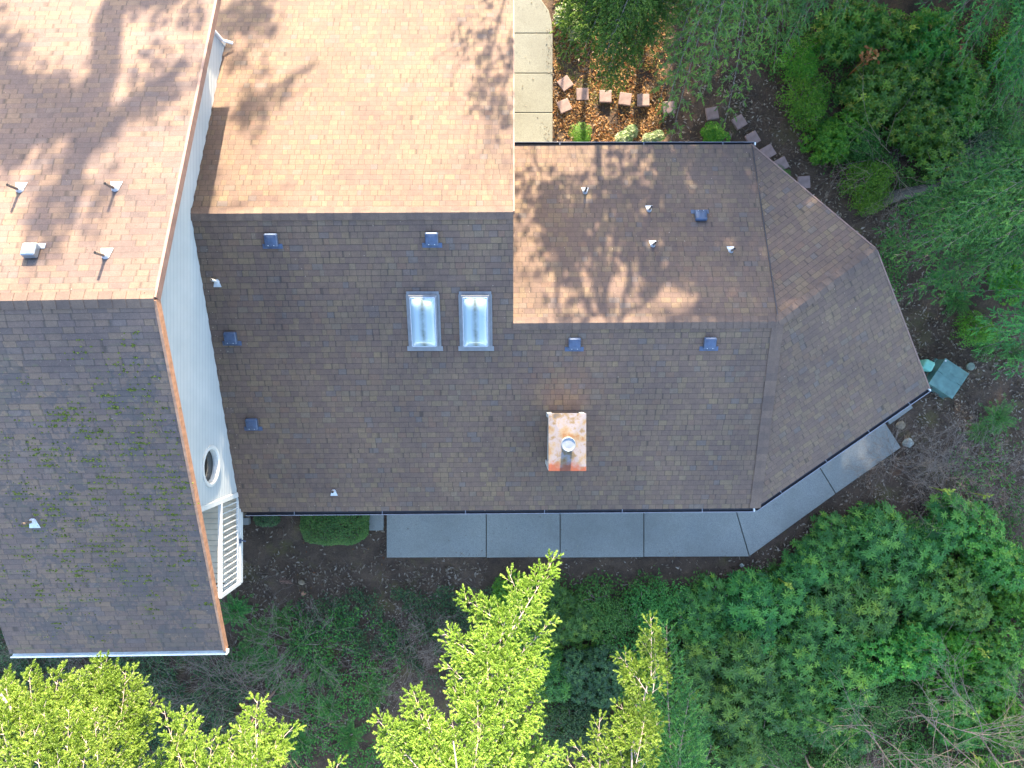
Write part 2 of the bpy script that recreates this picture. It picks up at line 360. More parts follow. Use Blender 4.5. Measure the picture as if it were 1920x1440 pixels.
# ---------------------------------------------------------------- roofs
def clip(poly, v0, v1):
    def cut(p, f):
        out = []
        for i in range(len(p)):
            a, b_ = p[i], p[(i+1) % len(p)]; fa, fb = f(a), f(b_)
            if fa >= 0: out.append(a)
            if (fa >= 0) != (fb >= 0):
                t = fa/(fa-fb); out.append((a[0]+(b_[0]-a[0])*t, a[1]+(b_[1]-a[1])*t))
        return out
    p = cut(poly, lambda q: q[1]-v0)
    return cut(p, lambda q: v1-q[1]) if len(p) > 2 else []
def slope(g, pts, org, eave_dir, expo, lift=.006, mat=0, thick=.09, vofs=0):
    """a roof plane laid in real overlapping courses; pts are convex corner points, eave_dir runs along the courses"""
    pts = [Vector(p) for p in pts]; org = Vector(org)
    n = (pts[1]-pts[0]).cross(pts[2]-pts[0]).normalized()
    if n.z < 0: n = -n; 
    e = Vector(eave_dir); e = (e - n*e.dot(n)).normalized(); up_ = n.cross(e)
    if up_.z < 0: up_ = -up_
    q = [((p-org).dot(e), (p-org).dot(up_)) for p in pts]
    ar = sum(q[i][0]*q[(i+1) % len(q)][1] - q[(i+1) % len(q)][0]*q[i][1] for i in range(len(q)))
    if ar < 0: q = q[::-1]
    base = (pts[0]-org).dot(n)
    W = lambda u, v, o: org + e*u + up_*v + n*(base+o)
    flip = e.cross(up_).dot(n) < 0
    v0 = min(k[1] for k in q); v1 = max(k[1] for k in q)
    k = math.floor(v0/expo)
    while k*expo < v1:
        a, b_ = max(k*expo, v0), min((k+1)*expo, v1); c = clip(q, a, b_)
        if len(c) > 2 and b_-a > 1e-4:
            P3 = [W(u, v, lift*(1-(v-k*expo)/expo)) for u, v in c]
            uv = [(u, v+vofs) for u, v in c]
            if flip: P3 = P3[::-1]; uv = uv[::-1]
            g.poly(P3, mat, uv=uv)
            lo = [p for p in c if abs(p[1]-a) < 1e-5]
            if len(lo) >= 2:
                ua, ub = min(p[0] for p in lo), max(p[0] for p in lo)
                g.quad(W(ua, a, -.004), W(ub, a, -.004), W(ub, a, lift), W(ua, a, lift), mat, uv=[(ua, a+.01+vofs), (ub, a+.01+vofs), (ub, a+.02+vofs), (ua, a+.02+vofs)])
        k += 1
    bot = [p - n*thick for p in pts]
    m = len(pts)
    g.poly([p for p in bot], mat, uv=[(0.1, .1)]*m)
    for i in range(m):
        j = (i+1) % m; g.quad(pts[i], pts[j], bot[j], bot[i], mat, uv=[(0.1, .1)]*4)
def ridgecap(g, a, b_, na, nb, wd=.15, step=.2, lift=.022):
    """overlapping cap shingles bent over a ridge; na / nb point downhill on either side"""
    a = Vector(a); b_ = Vector(b_); L = (b_-a).length; d = (b_-a)/L; na = Vector(na).normalized(); nb = Vector(nb).normalized()
    k = 0
    while k*step < L:
        s0, s1 = k*step, min((k+1)*step+.02, L)
        r = random.random(); j = random.uniform(-.004, .004)
        z0 = Vector((0, 0, lift+.012)); z1 = Vector((0, 0, lift))
        p0, p1 = a+d*s0, a+d*s1
        for nn in (na, nb):
            q = [p0+z0, p1+z1, p1+nn*(wd+j)+z1, p0+nn*(wd+j)+z0]
            uv = [(k*6+1, k*.2+.05), (k*6+1, k*.2+.14), (k*6+2, k*.2+.14), (k*6+2, k*.2+.05)]
            if (q[1]-q[0]).cross(q[2]-q[0]).z < 0: q = q[::-1]; uv = uv[::-1]
            g.poly(q, 0, rnd=r, uv=uv)
            e0 = [p0+nn*(wd+j)+z0, p1+nn*(wd+j)+z1, p1+nn*(wd+j)-Vector((0, 0, .01)), p0+nn*(wd+j)-Vector((0, 0, .01))]
            g.poly(e0, 0, uv=[(k*6, .18)]*4)
        g.poly([p0+na*wd+z0, p0+z0, p0+nb*wd+z0, p0-Vector((0, 0, .01))+na*.02], 0, uv=[(k*6, .18)]*4)
        k += 1

# ---- lower building -------------------------------------------------------------------------------------
S = .403
low = thing('apartment_building', 'lower brown-shingled building with skylights, chimney and angled right wing', 'building')
A = Vector((-7.155, 3.785, 6.70)); B = Vector((.03, 3.82, 6.70))
Cc = Vector((.03, 1.43, 5.75)); D = Vector((6.28, 1.47, 5.75)); E = Vector((6.39, -3.26, 3.81)); Fp = Vector((-7.155, -3.37, 3.81))
G_ = Vector((6.32, 6.31, 3.79)); H_ = Vector((.03, 6.31, 3.79)); R_ = Vector((8.60, 3.18, 5.75)); K_ = Vector((10.96, -.10, 3.81))
for v_ in (Cc, D, E, Fp, A, B): v_.z = 5.17+S*v_.y
Fm = Fp.lerp(E, (.03-Fp.x)/(E.x-Fp.x)); K_.z = E.z
g = Geo()
AN = Vector((-8.4, 11.0, 3.80)); BN = Vector((.03, 11.0, 3.80))
slope(g, [Fp, Fm, B, A], Fp, E-Fp, .143)
slope(g, [Fm, E, D, Cc], Fp, E-Fp, .143)
slope(g, [AN, A, B, BN], AN, (1, 0, 0), .143, vofs=20*.143)
slope(g, [Cc, D, G_, H_], H_, (1, 0, 0), .143, vofs=60*.143)
slope(g, [D, R_, G_], D, R_-D, .143, vofs=90*.143)
slope(g, [E, K_, R_, D], E, K_-E, .143, vofs=120*.143)
roof = build(g, 'roof', M['roof'], low)
for a, b_, na, nb in ((A, B, (0, 1, -S), (0, -1, -S)), (Cc, D, (0, 1, -S), (0, -1, -S)), (D, R_, (-.595, .8, -.5), (.595, -.8, -.5))):
    g = Geo(); ridgecap(g, a, b_, na, nb, .16); build(g, 'ridge_cap', M['cap'], roof)
g = Geo(); ridgecap(g, E+Vector((0, 0, .0)), D, (-1, 0, 0), (.95, 0, -.28), .15); build(g, 'hip_cap', M['cap'], roof)
g = Geo(); g.beam(G_+Vector((0, 0, .02)), D+Vector((0, 0, .015)), .018, .012); build(g, 'valley_flashing', M['gut_d'], roof)
# walls under the eaves, gable between the two ridge heights
g = Geo()
def wallstrip(g, pts, z0, z1, t=.15, mat=0):
    for a, b_ in zip(pts, pts[1:]):
        a = Vector((*a, 0)); b_ = Vector((*b_, 0)); d = (b_-a).normalized(); nrm = Vector((d.y, -d.x, 0))
        k = z0
        while k < z1 - .01:                                    # lap siding boards
            k2 = min(k+.18, z1)
            g.quad(a+nrm*.014+Vector((0, 0, k)), b_+nrm*.014+Vector((0, 0, k)), b_+Vector((0, 0, k2)), a+Vector((0, 0, k2)), mat)
            g.quad(a+Vector((0, 0, k)), b_+Vector((0, 0, k)), b_+nrm*.014+Vector((0, 0, k)), a+nrm*.014+Vector((0, 0, k)), mat)
            k = k2
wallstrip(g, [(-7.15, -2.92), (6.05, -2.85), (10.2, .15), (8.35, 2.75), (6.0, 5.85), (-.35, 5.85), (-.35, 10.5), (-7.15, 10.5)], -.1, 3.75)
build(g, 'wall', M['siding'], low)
g = Geo()
def gablew(X, pts, nx=1):
    V = [(X, y, z) for y, z in pts]; g.poly(V if nx > 0 else V[::-1]); g.poly([(X-.12*nx, y, z) for y, z in pts][::-1])
gablew(-.06, [(1.43, 5.62), (3.8, 6.60), (6.31, 5.56), (6.31, 3.7), (3, 3.7)])
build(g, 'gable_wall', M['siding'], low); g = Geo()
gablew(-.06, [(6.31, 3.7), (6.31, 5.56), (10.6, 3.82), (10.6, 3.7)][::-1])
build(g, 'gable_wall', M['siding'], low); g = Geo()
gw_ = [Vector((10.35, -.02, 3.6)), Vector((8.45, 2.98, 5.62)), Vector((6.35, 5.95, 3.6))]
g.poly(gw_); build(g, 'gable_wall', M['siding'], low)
def gutter(parent, a, b_, out, wd=.10, ht=.09, mats=('gut_d', 'gut_g'), caps=('gut_w',), hang=.0, lipw=.016):
    a = Vector(a); b_ = Vector(b_); o = Vector(out).normalized(); z = Vector((0, 0, 1))
    g = Geo()
    pr = [(0, 0), (0, -ht), (wd*.75, -ht), (wd, -.02)]
    for (x0, z0), (x1, z1) in zip(pr, pr[1:]):
        g.quad(a+o*x0+z*z0, b_+o*x0+z*z0, b_+o*x1+z*z1, a+o*x1+z*z1, 0)
    gt = build(g, 'gutter', M[mats[0]], parent)
    g = Geo(); g.beam(a+o*(wd+.006)+z*-.012, b_+o*(wd+.006)+z*-.012, lipw, .022); build(g, 'gutter_lip', M[mats[1]], gt)
    if hang:
        n = int((b_-a).length/hang)
        for i in range(1, n+1):
            p = a+(b_-a)*((i-.5 + .12*math.sin(i*7))/n); g = Geo(); g.beam(p+z*-.015, p+o*wd+z*-.015, .02, .008)
            build(g, 'gutter_hanger', M['gut_g'], gt)
    for e_ in (b_,):
        g = Geo(); g.beam(e_-z*.045, e_+o*wd-z*.045, .03, .085); build(g, 'gutter_end', M[caps[0]], gt)
zz = Vector((0, 0, -.02))
gutter(low, Fp+zz+Vector((.12, 0, 0)), E+zz-Vector((.02, 0, 0)), (0, -1, 0), hang=2.2, wd=.095)
nse = Vector((.584, -.81, 0)); nse = Vector((K_.y-E.y, -(K_.x-E.x), 0)).normalized()
gutter(low, E+zz+nse*.005, K_+zz+nse*.005, nse, hang=1.3, wd=.09)
gutter(low, H_+zz, G_+zz+Vector((.1, 0, 0)), (0, 1, 0), wd=.07, mats=('gut_d', 'gut_g'), lipw=.01, hang=1.6)
for a, b_ in ((R_, K_), (R_, G_), (B+Vector((.012, 0, 0)), BN+Vector((.012, 0, 0)))):
    g = Geo(); g.beam(a-Vector((0, 0, .06)), b_-Vector((0, 0, .06)), .03, .14); build(g, 'rake_board', M['rakeb'], low)

def zlow(x, y):        # roof height of the lower building
    if x > 6.3:
        t = .595*(x-6.3)-.8*(y-1.46); return 5.75-.5*abs(t)
    s_ = 6.70-S*(3.8-y)
    if x > .03: return min(s_, 5.75-.403*(y-1.45)) if y > 1.45 else 5.75-.41*(1.45-y)
    return s_ if y < 3.8 else 6.70-.403*(y-3.8)
def zleft(x, y):
    yr = LR.y + SH*(x-LR.x)
    return LR.z - (.415*(yr-y) if y < yr else .39*(y-yr))
def onroof(px, py, zf):
    z = 5.5
    for _ in range(30): p = P(px, py, z); z = zf(p.x, p.y)
    return P(px, py, z)
LR = P(289, 560, 22.5-13.1); SH = .016
def tiltm(zf, p):      # frame whose z is the roof normal, y uphill
    e = .05; gx = (zf(p.x+e, p.y)-zf(p.x-e, p.y))/(2*e); gy = (zf(p.x, p.y+e)-zf(p.x, p.y-e))/(2*e)
    n = Vector((-gx, -gy, 1)).normalized(); up_ = Vector((gx, gy, gx*gx+gy*gy)).normalized(); x = up_.cross(n)
    return np.array([[x.x, up_.x, n.x], [x.y, up_.y, n.y], [x.z, up_.z, n.z]])
def place(o, p, T):
    o.matrix_world = Matrix(((*T[0], p.x), (*T[1], p.y), (*T[2], p.z), (0, 0, 0, 1)))
def boxvent(parent, px, py, zf, size=.29, ht=.12, mat='ventb'):
    p = onroof(px, py, zf); T = tiltm(zf, p)
    h = size/2; g = Geo(); r = .03
    prof = [(h, 0.03), (h, ht-.02), (h-.02, ht), (h-.09, ht+.008)]
    def ring(k, z): return [(k*cx*(1) , k*cy, z) for cx, cy in ((-1, -.85), (-.85, -1), (.85, -1), (1, -.85), (1, .85), (.85, 1), (-.85, 1), (-1, .85))]
    V = []; 
    for k, z in prof: V += ring(k, z)
    Fs = [[i*8+j, i*8+(j+1) % 8, (i+1)*8+(j+1) % 8, (i+1)*8+j] for i in range(3) for j in range(8)]
    g.add(V, Fs); g.F.append((np.array([[24+j for j in range(8)]]), 0, np.array([.5]), None))
    o = build(g, 'roof_vent', M[mat]); o.parent = parent; place(o, p, T)
    g = Geo(); g.box((0, -size*.52, .016), (size*1.55, .11, .008))
    f = build(g, 'flange', M[mat if mat == 'ventb' else 'lead'], o)
    for s_ in (-1, 1):
        g = Geo(); g.lathe((s_*h*.45, -h*.8, ht+.001), [(.012, 0), (.008, .006), (0, .007)], 6); build(g, 'screw', M['lead'], o)
    return o
def stack(parent, px, py, zf, ht=.36, r=.028, k=.62, white=False):
    p = onroof(px, py, zf); T = tiltm(zf, p)
    o = bpy.data.objects.new('vent_pipe', None); C.objects.link(o); o.parent = parent; o.location = p
    g = Geo(); g.tube([(0, 0, -.05), (0, 0, ht)], r, 12, cap=False); g.tube([(0, 0, ht), (0, 0, ht-.001)], [r, r*.3], 12, cap=False)
    build(g, 'pipe', M['trim' if white else 'pipe'], o)
    g = Geo(); g.lathe((0, 0, ht+.002), [(r*.86, 0), (0, .0)], 12); build(g, 'pipe_mouth', M['black'], o)
    g = Geo(); dn = -1
    g.add(np.array([[x*k, y*k, .02] for x, y in ((-.15, -.20), (.15, -.20), (.13, -.12), (.075, .07), (-.075, .07), (-.13, -.12))]) @ T.T, [[0, 1, 2, 3, 4, 5]])
    g.lathe((0, 0, 0), [(.085*k+.01, .0), (.07*k+.008, .04), (r+.006, .09), (r, .09)], 14)
    build(g, 'flashing', M['lead'], o)
    return o
for px, py in ((510, 449), (810, 447), (434, 632), (474, 793), (1077, 643), (1330, 642), (1313, 407)): boxvent(low, px, py, zlow)
for px, py, h_ in ((407, 528, .3), (1097, 360, .36), (1217, 394, .34), (1224, 460, .34), (1370, 471, .32), (626, 921, .16)):
    stack(low, px, py, zlow, h_, white=(px == 407))
# skylights
def mat_dome():
    t = NT('acrylic_dome'); tc = t.n('ShaderNodeTexCoord').outputs['Object']
    c = t.ramp(t.noise(tc, 1.2, 1), [(.35, (.22, .31, .38)), (.7, (.32, .40, .44))])
    sp = t.n('ShaderNodeSeparateXYZ'); t.l(tc, sp.inputs[0])
    m = t.math('SUBTRACT', 1.0, t.math('MULTIPLY', t.math('ABSOLUTE', t.math('ADD', sp.outputs[0], -.0)), 9.0))
    m = t.math('MULTIPLY', t.math('MAXIMUM', m, 0.0), t.noise(tc, 7, 4))
    t.col(t.mix(t.math('MINIMUM', t.math('MULTIPLY', m, 1.3), .8), c, (.05, .06, .03))); t.b.inputs['Roughness'].default_value = .12
    t.b.inputs['Coat Weight'].default_value = .6; t.b.inputs['Coat Roughness'].default_value = .05
    return t.m
M['dome'] = mat_dome()
for px, lab in ((795, None), (892, None)):
    p = onroof(px, 601, zlow); T = tiltm(zlow, p)
    o = bpy.data.objects.new('skylight', None); C.objects.link(o); o.parent = low; place(o, p, T)
    w_, l_ = .65, 1.27; g = Geo(); h_ = .13
    for x, y, a, b_ in ((-w_/2+.03, 0, .06, l_), (w_/2-.03, 0, .06, l_), (0, -l_/2+.03, w_-.125, .06), (0, l_/2-.03, w_-.125, .06)): g.box((x, y, h_/2+.005), (a, b_, h_))
    g.box((0, -l_/2-.05, .03), (w_+.2, .12, .01)); g.box((0, l_/2+.03, .028), (w_+.1, .09, .01))
    g.box((-w_/2-.03, 0, .024), (.07, l_, .01)); g.box((w_/2+.03, 0, .024), (.07, l_, .01))
    build(g, 'frame', mat_simple('dark_frame', (.17, .175, .19), .45, .2), o)
    g = Geo(); n = 12; V = []
    for i in range(n+1):
        for j in range(n+1):
            a = i/n*2-1; b_ = j/n*2-1
            e = (1-abs(a)**3.0)*(1-abs(b_)**5)
            V.append((a*(w_/2-.045), b_*(l_/2-.045), h_+.01+.11*max(e, 0)**.7))
    g.add(V, [[i*(n+1)+j, (i+1)*(n+1)+j, (i+1)*(n+1)+j+1, i*(n+1)+j+1] for i in range(n) for j in range(n)])
    build(g, 'dome', M['dome'], o, smooth=True)
    g = Geo(); e = .04
    for x, y, a, b_ in ((-w_/2+e, 0, .014, l_-.09), (w_/2-e, 0, .014, l_-.09), (0, -l_/2+e, w_-.1, .014), (0, l_/2-e, w_-.1, .014)): g.box((x, y, h_+.012), (a, b_, .016))
    build(g, 'retainer', M['lead'], o)
# chimney
ch = bpy.data.objects.new('chimney', None); C.objects.link(ch); ch.parent = low; ch.location = (1.295, -1.36, 4.0)
g = Geo(); g.box((0, 0, .93), (.80, 1.24, 1.9)); build(g, 'chimney_body', M['chim'], ch)
for x in (-1, 1):
    for y in (-1, 1):
        g = Geo(); g.box((x*.395, y*.615, .92), (.10, .10, 1.88)); build(g, 'corner_trim', M['chim'], ch)
def mat_rust():
    t = NT('rusted_sheet_metal'); tc = t.n('ShaderNodeTexCoord').outputs['Object']
    c = t.ramp(t.noise(tc, 2.6, 5, .62), [(.30, (.10, .035, .015)), (.38, (.17, .095, .045)), (.45, (.19, .145, .095)), (.54, (.19, .175, .19)), (.62, (.15, .105, .055)), (.72, (.05, .05, .06))])
    sp = t.n('ShaderNodeSeparateXYZ'); t.l(tc, sp.inputs[0])
    k = t.math('ADD', t.math('MULTIPLY', sp.outputs[1], -1.2), t.math('MULTIPLY', t.noise(tc, 4, 3), .6))
    c = t.mix(t.ramp(k, [(.85, (0, 0, 0)), (1.1, (1, 1, 1))]), c, (.20, .06, .03))
    t.col(c); t.b.inputs['Metallic'].default_value = .25; t.b.inputs['Roughness'].default_value = .5; return t.m
M['rust'] = mat_rust()
g = Geo(); zc = 1.90
cn = [(-.44, -.675), (.44, -.675), (.44, .675), (-.44, .675)]; ap = (0, -.02, zc+.045)
for i in range(4):
    a, b_ = cn[i], cn[(i+1) % 4]
    g.add([(*a, zc), (*b_, zc), ap], [[0, 1, 2]])
    g.quad((*a, zc-.08), (*b_, zc-.08), (*b_, zc), (*a, zc))
build(g, 'chimney_cap', M['rust'], ch)
g = Geo(); g.lathe((0, -.02, zc), [(.15, .0), (.145, .06), (.125, .065), (.125, .30), (.16, .30), (.165, .36), (.155, .37), (.15, .355), (.10, .345), (.0, .35)], 24)
build(g, 'flue', M['ventg'], ch, smooth=False)
g = Geo(); T = tiltm(zlow, Vector((1, -2, 0)))
g.box((-.50, -.52, .32), (.2, .1, .012), tilt=T); build(g, 'flashing', M['lead'], ch)

# ---- taller building on the left ------------------------------------------------------------------------
tall = thing('apartment_building', 'taller building at left edge with mossy roof, pale gable wall and balcony', 'building')
def sh(x, y, z): return Vector((x, y + SH*(x-LR.x), z))
XL = -30; Xe = -11.52
yS = LR.y - (.0) - 7.68; zS = 22.5-16.28; zN = LR.z-.39*7.35; yN = LR.y+7.35
g = Geo()
rs, rr = sh(LR.x, yS, zS), LR.copy()
slope(g, [sh(Xe, yS, zS), rs, rr, sh(Xe, LR.y, LR.z)], sh(Xe, yS, zS), (1, SH, 0), .130)
slope(g, [sh(XL, LR.y, LR.z), rr, sh(LR.x, yN, zN), sh(XL, yN, zN)], sh(XL, yN, zN), (1, SH, 0), .130, vofs=70*.130)
roofl = build(g, 'roof', M['roofl'], tall)
g = Geo(); ridgecap(g, rr, sh(XL, LR.y, LR.z), (0, 1, -.39), (0, -1, -.415), .17, .26)
build(g, 'ridge_cap', M['cap'], roofl)
zd = Vector((.012, 0, -.07))
g = Geo(); g.beam(rr+zd, rs+zd, .05, .17); build(g, 'rake_board', M['rake'], tall)
g = Geo(); g.beam(rr+zd+Vector((.002, 0, 0)), sh(LR.x, yN, zN)+zd+Vector((.002, 0, 0)), .055, .17); build(g, 'rake_board', M['rakeb'], tall)
# soffit boards under the rake
gutter(tall, sh(Xe+.0, yS, zS-.02), rs+Vector((.06, 0, -.02)), (0, -1, 0), mats=('gut_w', 'gut_w'), wd=.09, lipw=.03)
gutter(tall, sh(XL, yN, zN-.02), sh(LR.x+.05, yN, zN-.02), (0, 1, 0), mats=('gut_w', 'gut_w'), wd=.09, lipw=.03)
Xw = -7.17; yWs, yWn = -2.88, 8.45
def roofz(y): yr = LR.y+SH*(Xw-LR.x); return LR.z-(.415*(yr-y) if y < yr else .39*(y-yr)) - .10
g = Geo(); k = -.1; wc = (-1.95, 5.64, .43)
while k < LR.z:
    k2 = k+.155
    def rng(z):
        yr = LR.y+SH*(Xw-LR.x); return max(yWs, yr-(LR.z-.1-z)/.415), min(yWn, yr+(LR.z-.1-z)/.39)
    a0, a1 = rng(k); b0, b1 = rng(min(k2, LR.z-.101))
    if a1 > a0:
        # leave the round window opening free
        def seg(s0, s1, t0, t1):
            g.quad((Xw+.026, s0, k), (Xw+.026, s1, k), (Xw, t1, k2), (Xw, t0, k2))
            g.quad((Xw, s0, k), (Xw, s1, k), (Xw+.026, s1, k), (Xw+.026, s0, k))
        zm = (k+k2)/2; dz = abs(zm-wc[1])
        if dz < wc[2]:
            hw = sqrt(wc[2]**2-dz**2); seg(a0, wc[0]-hw, b0, wc[0]-hw); seg(wc[0]+hw, a1, wc[0]+hw, b1)
        else: seg(a0, a1, b0, b1)
    k = k2
g.quad((Xw-.02, yWn, -.1), (Xw-7, yWn, -.1), (Xw-7, yWn, roofz(yWn)), (Xw-.02, yWn, roofz(yWn)))
g.quad((-30, yWn, -.1), (-30, yWn, roofz(yWn)), (Xw-7, yWn, roofz(yWn)), (Xw-7, yWn, -.1)); g.quad((-30, 0, -.1), (-11.8, 0, -.1), (-11.8, 0, 8.3), (-30, 0, 8.3))
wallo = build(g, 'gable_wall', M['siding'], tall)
for y_ in (yWn, yWs):
    g = Geo(); g.box((Xw, y_, (roofz(y_)+3.02)/2), (.08, .12, roofz(y_)-3)); build(g, 'corner_board', M['trim'], tall)
for ya, yb in ((LR.y, yWs), (LR.y, yWn)):
    g = Geo(); g.beam((Xw+.02, ya, roofz(ya)-.07), (Xw+.02, yb, roofz(yb)-.07), .03, .14); build(g, 'frieze_board', M['trim'], tall)
g = Geo()
cy, cz, cr = wc
n = 40; prof = [(cr+.06, .0), (cr+.065, .045), (cr+.0, .05), (cr-.035, .03), (cr-.04, -.06), (cr-.02, -.14)]
V = [(Xw+o_, cy+r*cos(2*pi*k/n), cz+r*sin(2*pi*k/n)) for r, o_ in prof for k in range(n)]
g.add(V, [[i*n+k, i*n+(k+1) % n, (i+1)*n+(k+1) % n, (i+1)*n+k] for i in range(len(prof)-1) for k in range(n)])
wn_ = build(g, 'round_window', M['trim'], tall)
g = Geo(); g.add([(Xw-.10, cy+cr*cos(2*pi*k/n), cz+cr*sin(2*pi*k/n)) for k in range(n)], [list(range(n))]); build(g, 'window_pane', M['window'], wn_)
# recessed balcony: deck, balusters, rails, back wall
yb0, yb1 = yWs-.07, -5.22; zf_ = 3.86; zt = 5.05
bal = bpy.data.objects.new('balcony', None); C.objects.link(bal); bal.parent = tall
g = Geo(); y = yb0
while y > yb1+.02:
    y2 = max(y-.139, yb1); g.box(((Xw-2.2+Xw)/2, (y+y2)/2, zf_-.02), (2.2, abs(y-y2)-.006, .035)); y -= .145
build(g, 'deck', M['deck'], bal)
g = Geo()
g.box((Xw, (yb0+yb1)/2, zt), (.10, yb0-yb1+.06, .045)); build(g, 'rail', M['trim'], bal)
g = Geo(); g.box((Xw-1.1, yb1, zt+.0), (2.1, .10, .045)); build(g, 'rail', M['trim'], bal)
g = Geo(); g.box((Xw, (yb0+yb1)/2, zf_+.10), (.045, yb0-yb1, .06)); build(g, 'rail', M['trim'], bal)
g = Geo(); g.box((Xw+.02, (yb0+yb1)/2, zf_-.09), (.04, yb0-yb1+.06, .16)); build(g, 'rim_board', M['trim'], bal)
for i in range(15):
    g = Geo(); g.box((Xw, yb0-.12-i*.152, (zt+zf_)/2), (.024, .024, zt-zf_-.03)); build(g, 'baluster', M['trim'], bal)
for i in range(13):
    g = Geo(); g.box((Xw-.16-i*.152, yb1, (zt+zf_)/2), (.038, .038, zt-zf_-.03)); build(g, 'baluster', M['trim'], bal)
g = Geo(); g.box((Xw, yb1, (zt+zf_)/2), (.09, .09, zt-zf_+.04)); build(g, 'post', M['trim'], bal)
g = Geo(); wallstrip(g, [(Xw-2.2, yb1-.4), (Xw-2.2, yb0+.1)], -.1, 6.1); wallstrip(g, [(Xw-2.2, yb0), (Xw, yb0)], 3.9, 7.0)
wallstrip(g, [(Xw-4.2, yb1-.3), (Xw-2.2, yb1-.3)], -.1, 5.6)
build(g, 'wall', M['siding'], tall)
g = Geo(); g.box((Xw+.03, -4.12, 3.84), (.05, .12, .05)); g.tube([(Xw+.05, -4.1, 3.86), (Xw+.17, -4.14, 3.84)], .018, 6); build(g, 'outdoor_tap', M['ventb'], tall)
# corner downspout
g = Geo(); pz = zlow(Xw+.3, yWn); g.tube([(Xw+.06, yWn-.02, roofz(yWn)-.1), (Xw+.07, yWn-.02, 5.1), (Xw+.28, yWn-.04, 4.98)], .035, 8); build(g, 'downspout', M['gut_w'], tall)
for px, py, h_ in ((38, 356, .36), (217, 354, .37), (199, 480, .36), (63, 977, .34)): stack(tall, px, py, zleft, h_, r=.03, k=.8)
boxvent(tall, 62, 474, zleft, .27, .16, 'ventg')
# moss tufts that follow the course edges of the shaded slope
g = Geo(); tv = []; rng_ = np.random.RandomState(4)
oct_v = np.array([[1, 0, 0], [-1, 0, 0], [0, 1, 0], [0, -1, 0], [0, 0, 1], [0, 0, -.2]], float)
oct_f = np.array([[0, 2, 4], [2, 1, 4], [1, 3, 4], [3, 0, 4], [2, 0, 5], [1, 2, 5], [3, 1, 5], [0, 3, 5]])
Ts = []; Ms = []
rr_ = random.Random(3)
for c_ in range(480):
    px, py = rr_.uniform(5, 395), rr_.triangular(590, 1215, 1010)
    if px > 289+131*(py-560)/654-8: continue
    if rr_.random() < .3 and (px < 60 or py < 700): continue
    big = rr_.random()
    p0 = onroof(px, py, zleft); row = round((p0.y-yS)/.1195)*.1195 + yS
    for _ in range(int(2+16*big**3)):
        x = p0.x+rr_.gauss(0, .05+.05*big); y = row+abs(rr_.gauss(0, .012+.02*big))-.004
        if rr_.random() < .25: y += rr_.choice([-1, 1])*.1195
        s_ = rr_.uniform(.007, .018)*(1+.5*big); Ms.append(np.diag([s_*rr_.uniform(.8, 1.8), s_, s_*.8])); Ts.append((x, y, zleft(x, y)+.012))
g.inst(oct_v, oct_f, np.array(Ms), np.array(Ts))
tag(build(g, 'moss', M['moss'], tall), kind='stuff')

# ---------------------------------------------------------------- utility boxes, stones, pavers
t = thing('utility_box', 'large dark green square steel utility cabinet with a folded lid on the bare soil', 'utility box', (0, 0, 0))
c4 = [P(1774, 672, .5), P(1818, 701, .5), P(1786.5, 748, .5), P(1740, 718, .5)]
cen = sum(c4, Vector())/4; t.location = (cen.x, cen.y, 0); ax = (c4[1]-c4[0]).normalized(); rz = math.atan2(ax.y, ax.x)
t.rotation_euler = (0, 0, rz); L1 = (c4[1]-c4[0]).length; L2 = (c4[2]-c4[1]).length
g = Geo(); g.box((0, 0, .22), (L1-.05, L2-.05, .48)); g.box((0, 0, -.02), (L1+.04, L2+.02, .08)); build(g, 'cabinet', M['green1'], t)
g = Geo(); g.box((0, L2*.26, .475), (L1, L2*.48, .045)); g.box((0, -L2*.245, .47), (L1, L2*.505, .04))
g.box((0, .02, .497), (L1*.62, .05, .012)); g.box((L1*.08, L2*.22, .501), (L1*.45, .10, .006)); build(g, 'lid', M['green1'], t)
g = Geo(); g.box((-L1*.45, L2*.43, .5), (.05, .05, .006)); build(g, 'sticker', M['trim'], t)
g = Geo(); g.box((-L1*.2, -L2/2-.0, .25), (.02, .03, .09)); build(g, 'latch', M['pipe'], t)
t = thing('cable_pedestal', 'small mint green plastic cable pedestal tucked beside the roof corner', 'pedestal', P(1743, 685, .62).xy[:] + (0,) )
t.rotation_euler = (0, 0, rz+.12)
g = Geo(); rgs = [(.15, -.05), (.15, .42), (.16, .43), (.16, .56), (.145, .6), (.10, .615)]
V = []
for r, z in rgs: V += [(r*cx, r*cy, z) for cx, cy in ((-1, -.75), (-.75, -1), (.75, -1), (1, -.75), (1, .75), (.75, 1), (-.75, 1), (-1, .75))]
g.add(V, [[i*8+j, i*8+(j+1) % 8, (i+1)*8+(j+1) % 8, (i+1)*8+j] for i in range(5) for j in range(8)]); g.F.append((np.array([[40+j for j in range(8)]]), 0, np.array([.5]), None))
build(g, 'housing', M['green2'], t)
g = Geo(); g.box((0, 0, -.02), (.42, .42, .06)); build(g, 'base_plate', M['lid'], t)
p = P(1820, 687, .03); g = Geo(); g.lathe((0, 0, -.05), [(.125, 0), (.125, .07), (.118, .078), (.09, .078), (.086, .084), (0, .085)], 24)
o = build(g, 'valve_cover', M['lid']); o.location = p; tag(o, 'round grey-green valve cover lying flush in the leaf litter', 'cover')
g = Geo(); p = P(1738, 700, 0); g.box((0, 0, .03), (.1, .26, .05)); o = build(g, 'brick', M['brownstone']); o.location = P(1738, 706, .02); o.rotation_euler = (0, 0, -.6); tag(o, 'single brick lying between the green boxes and the roof corner', 'brick')
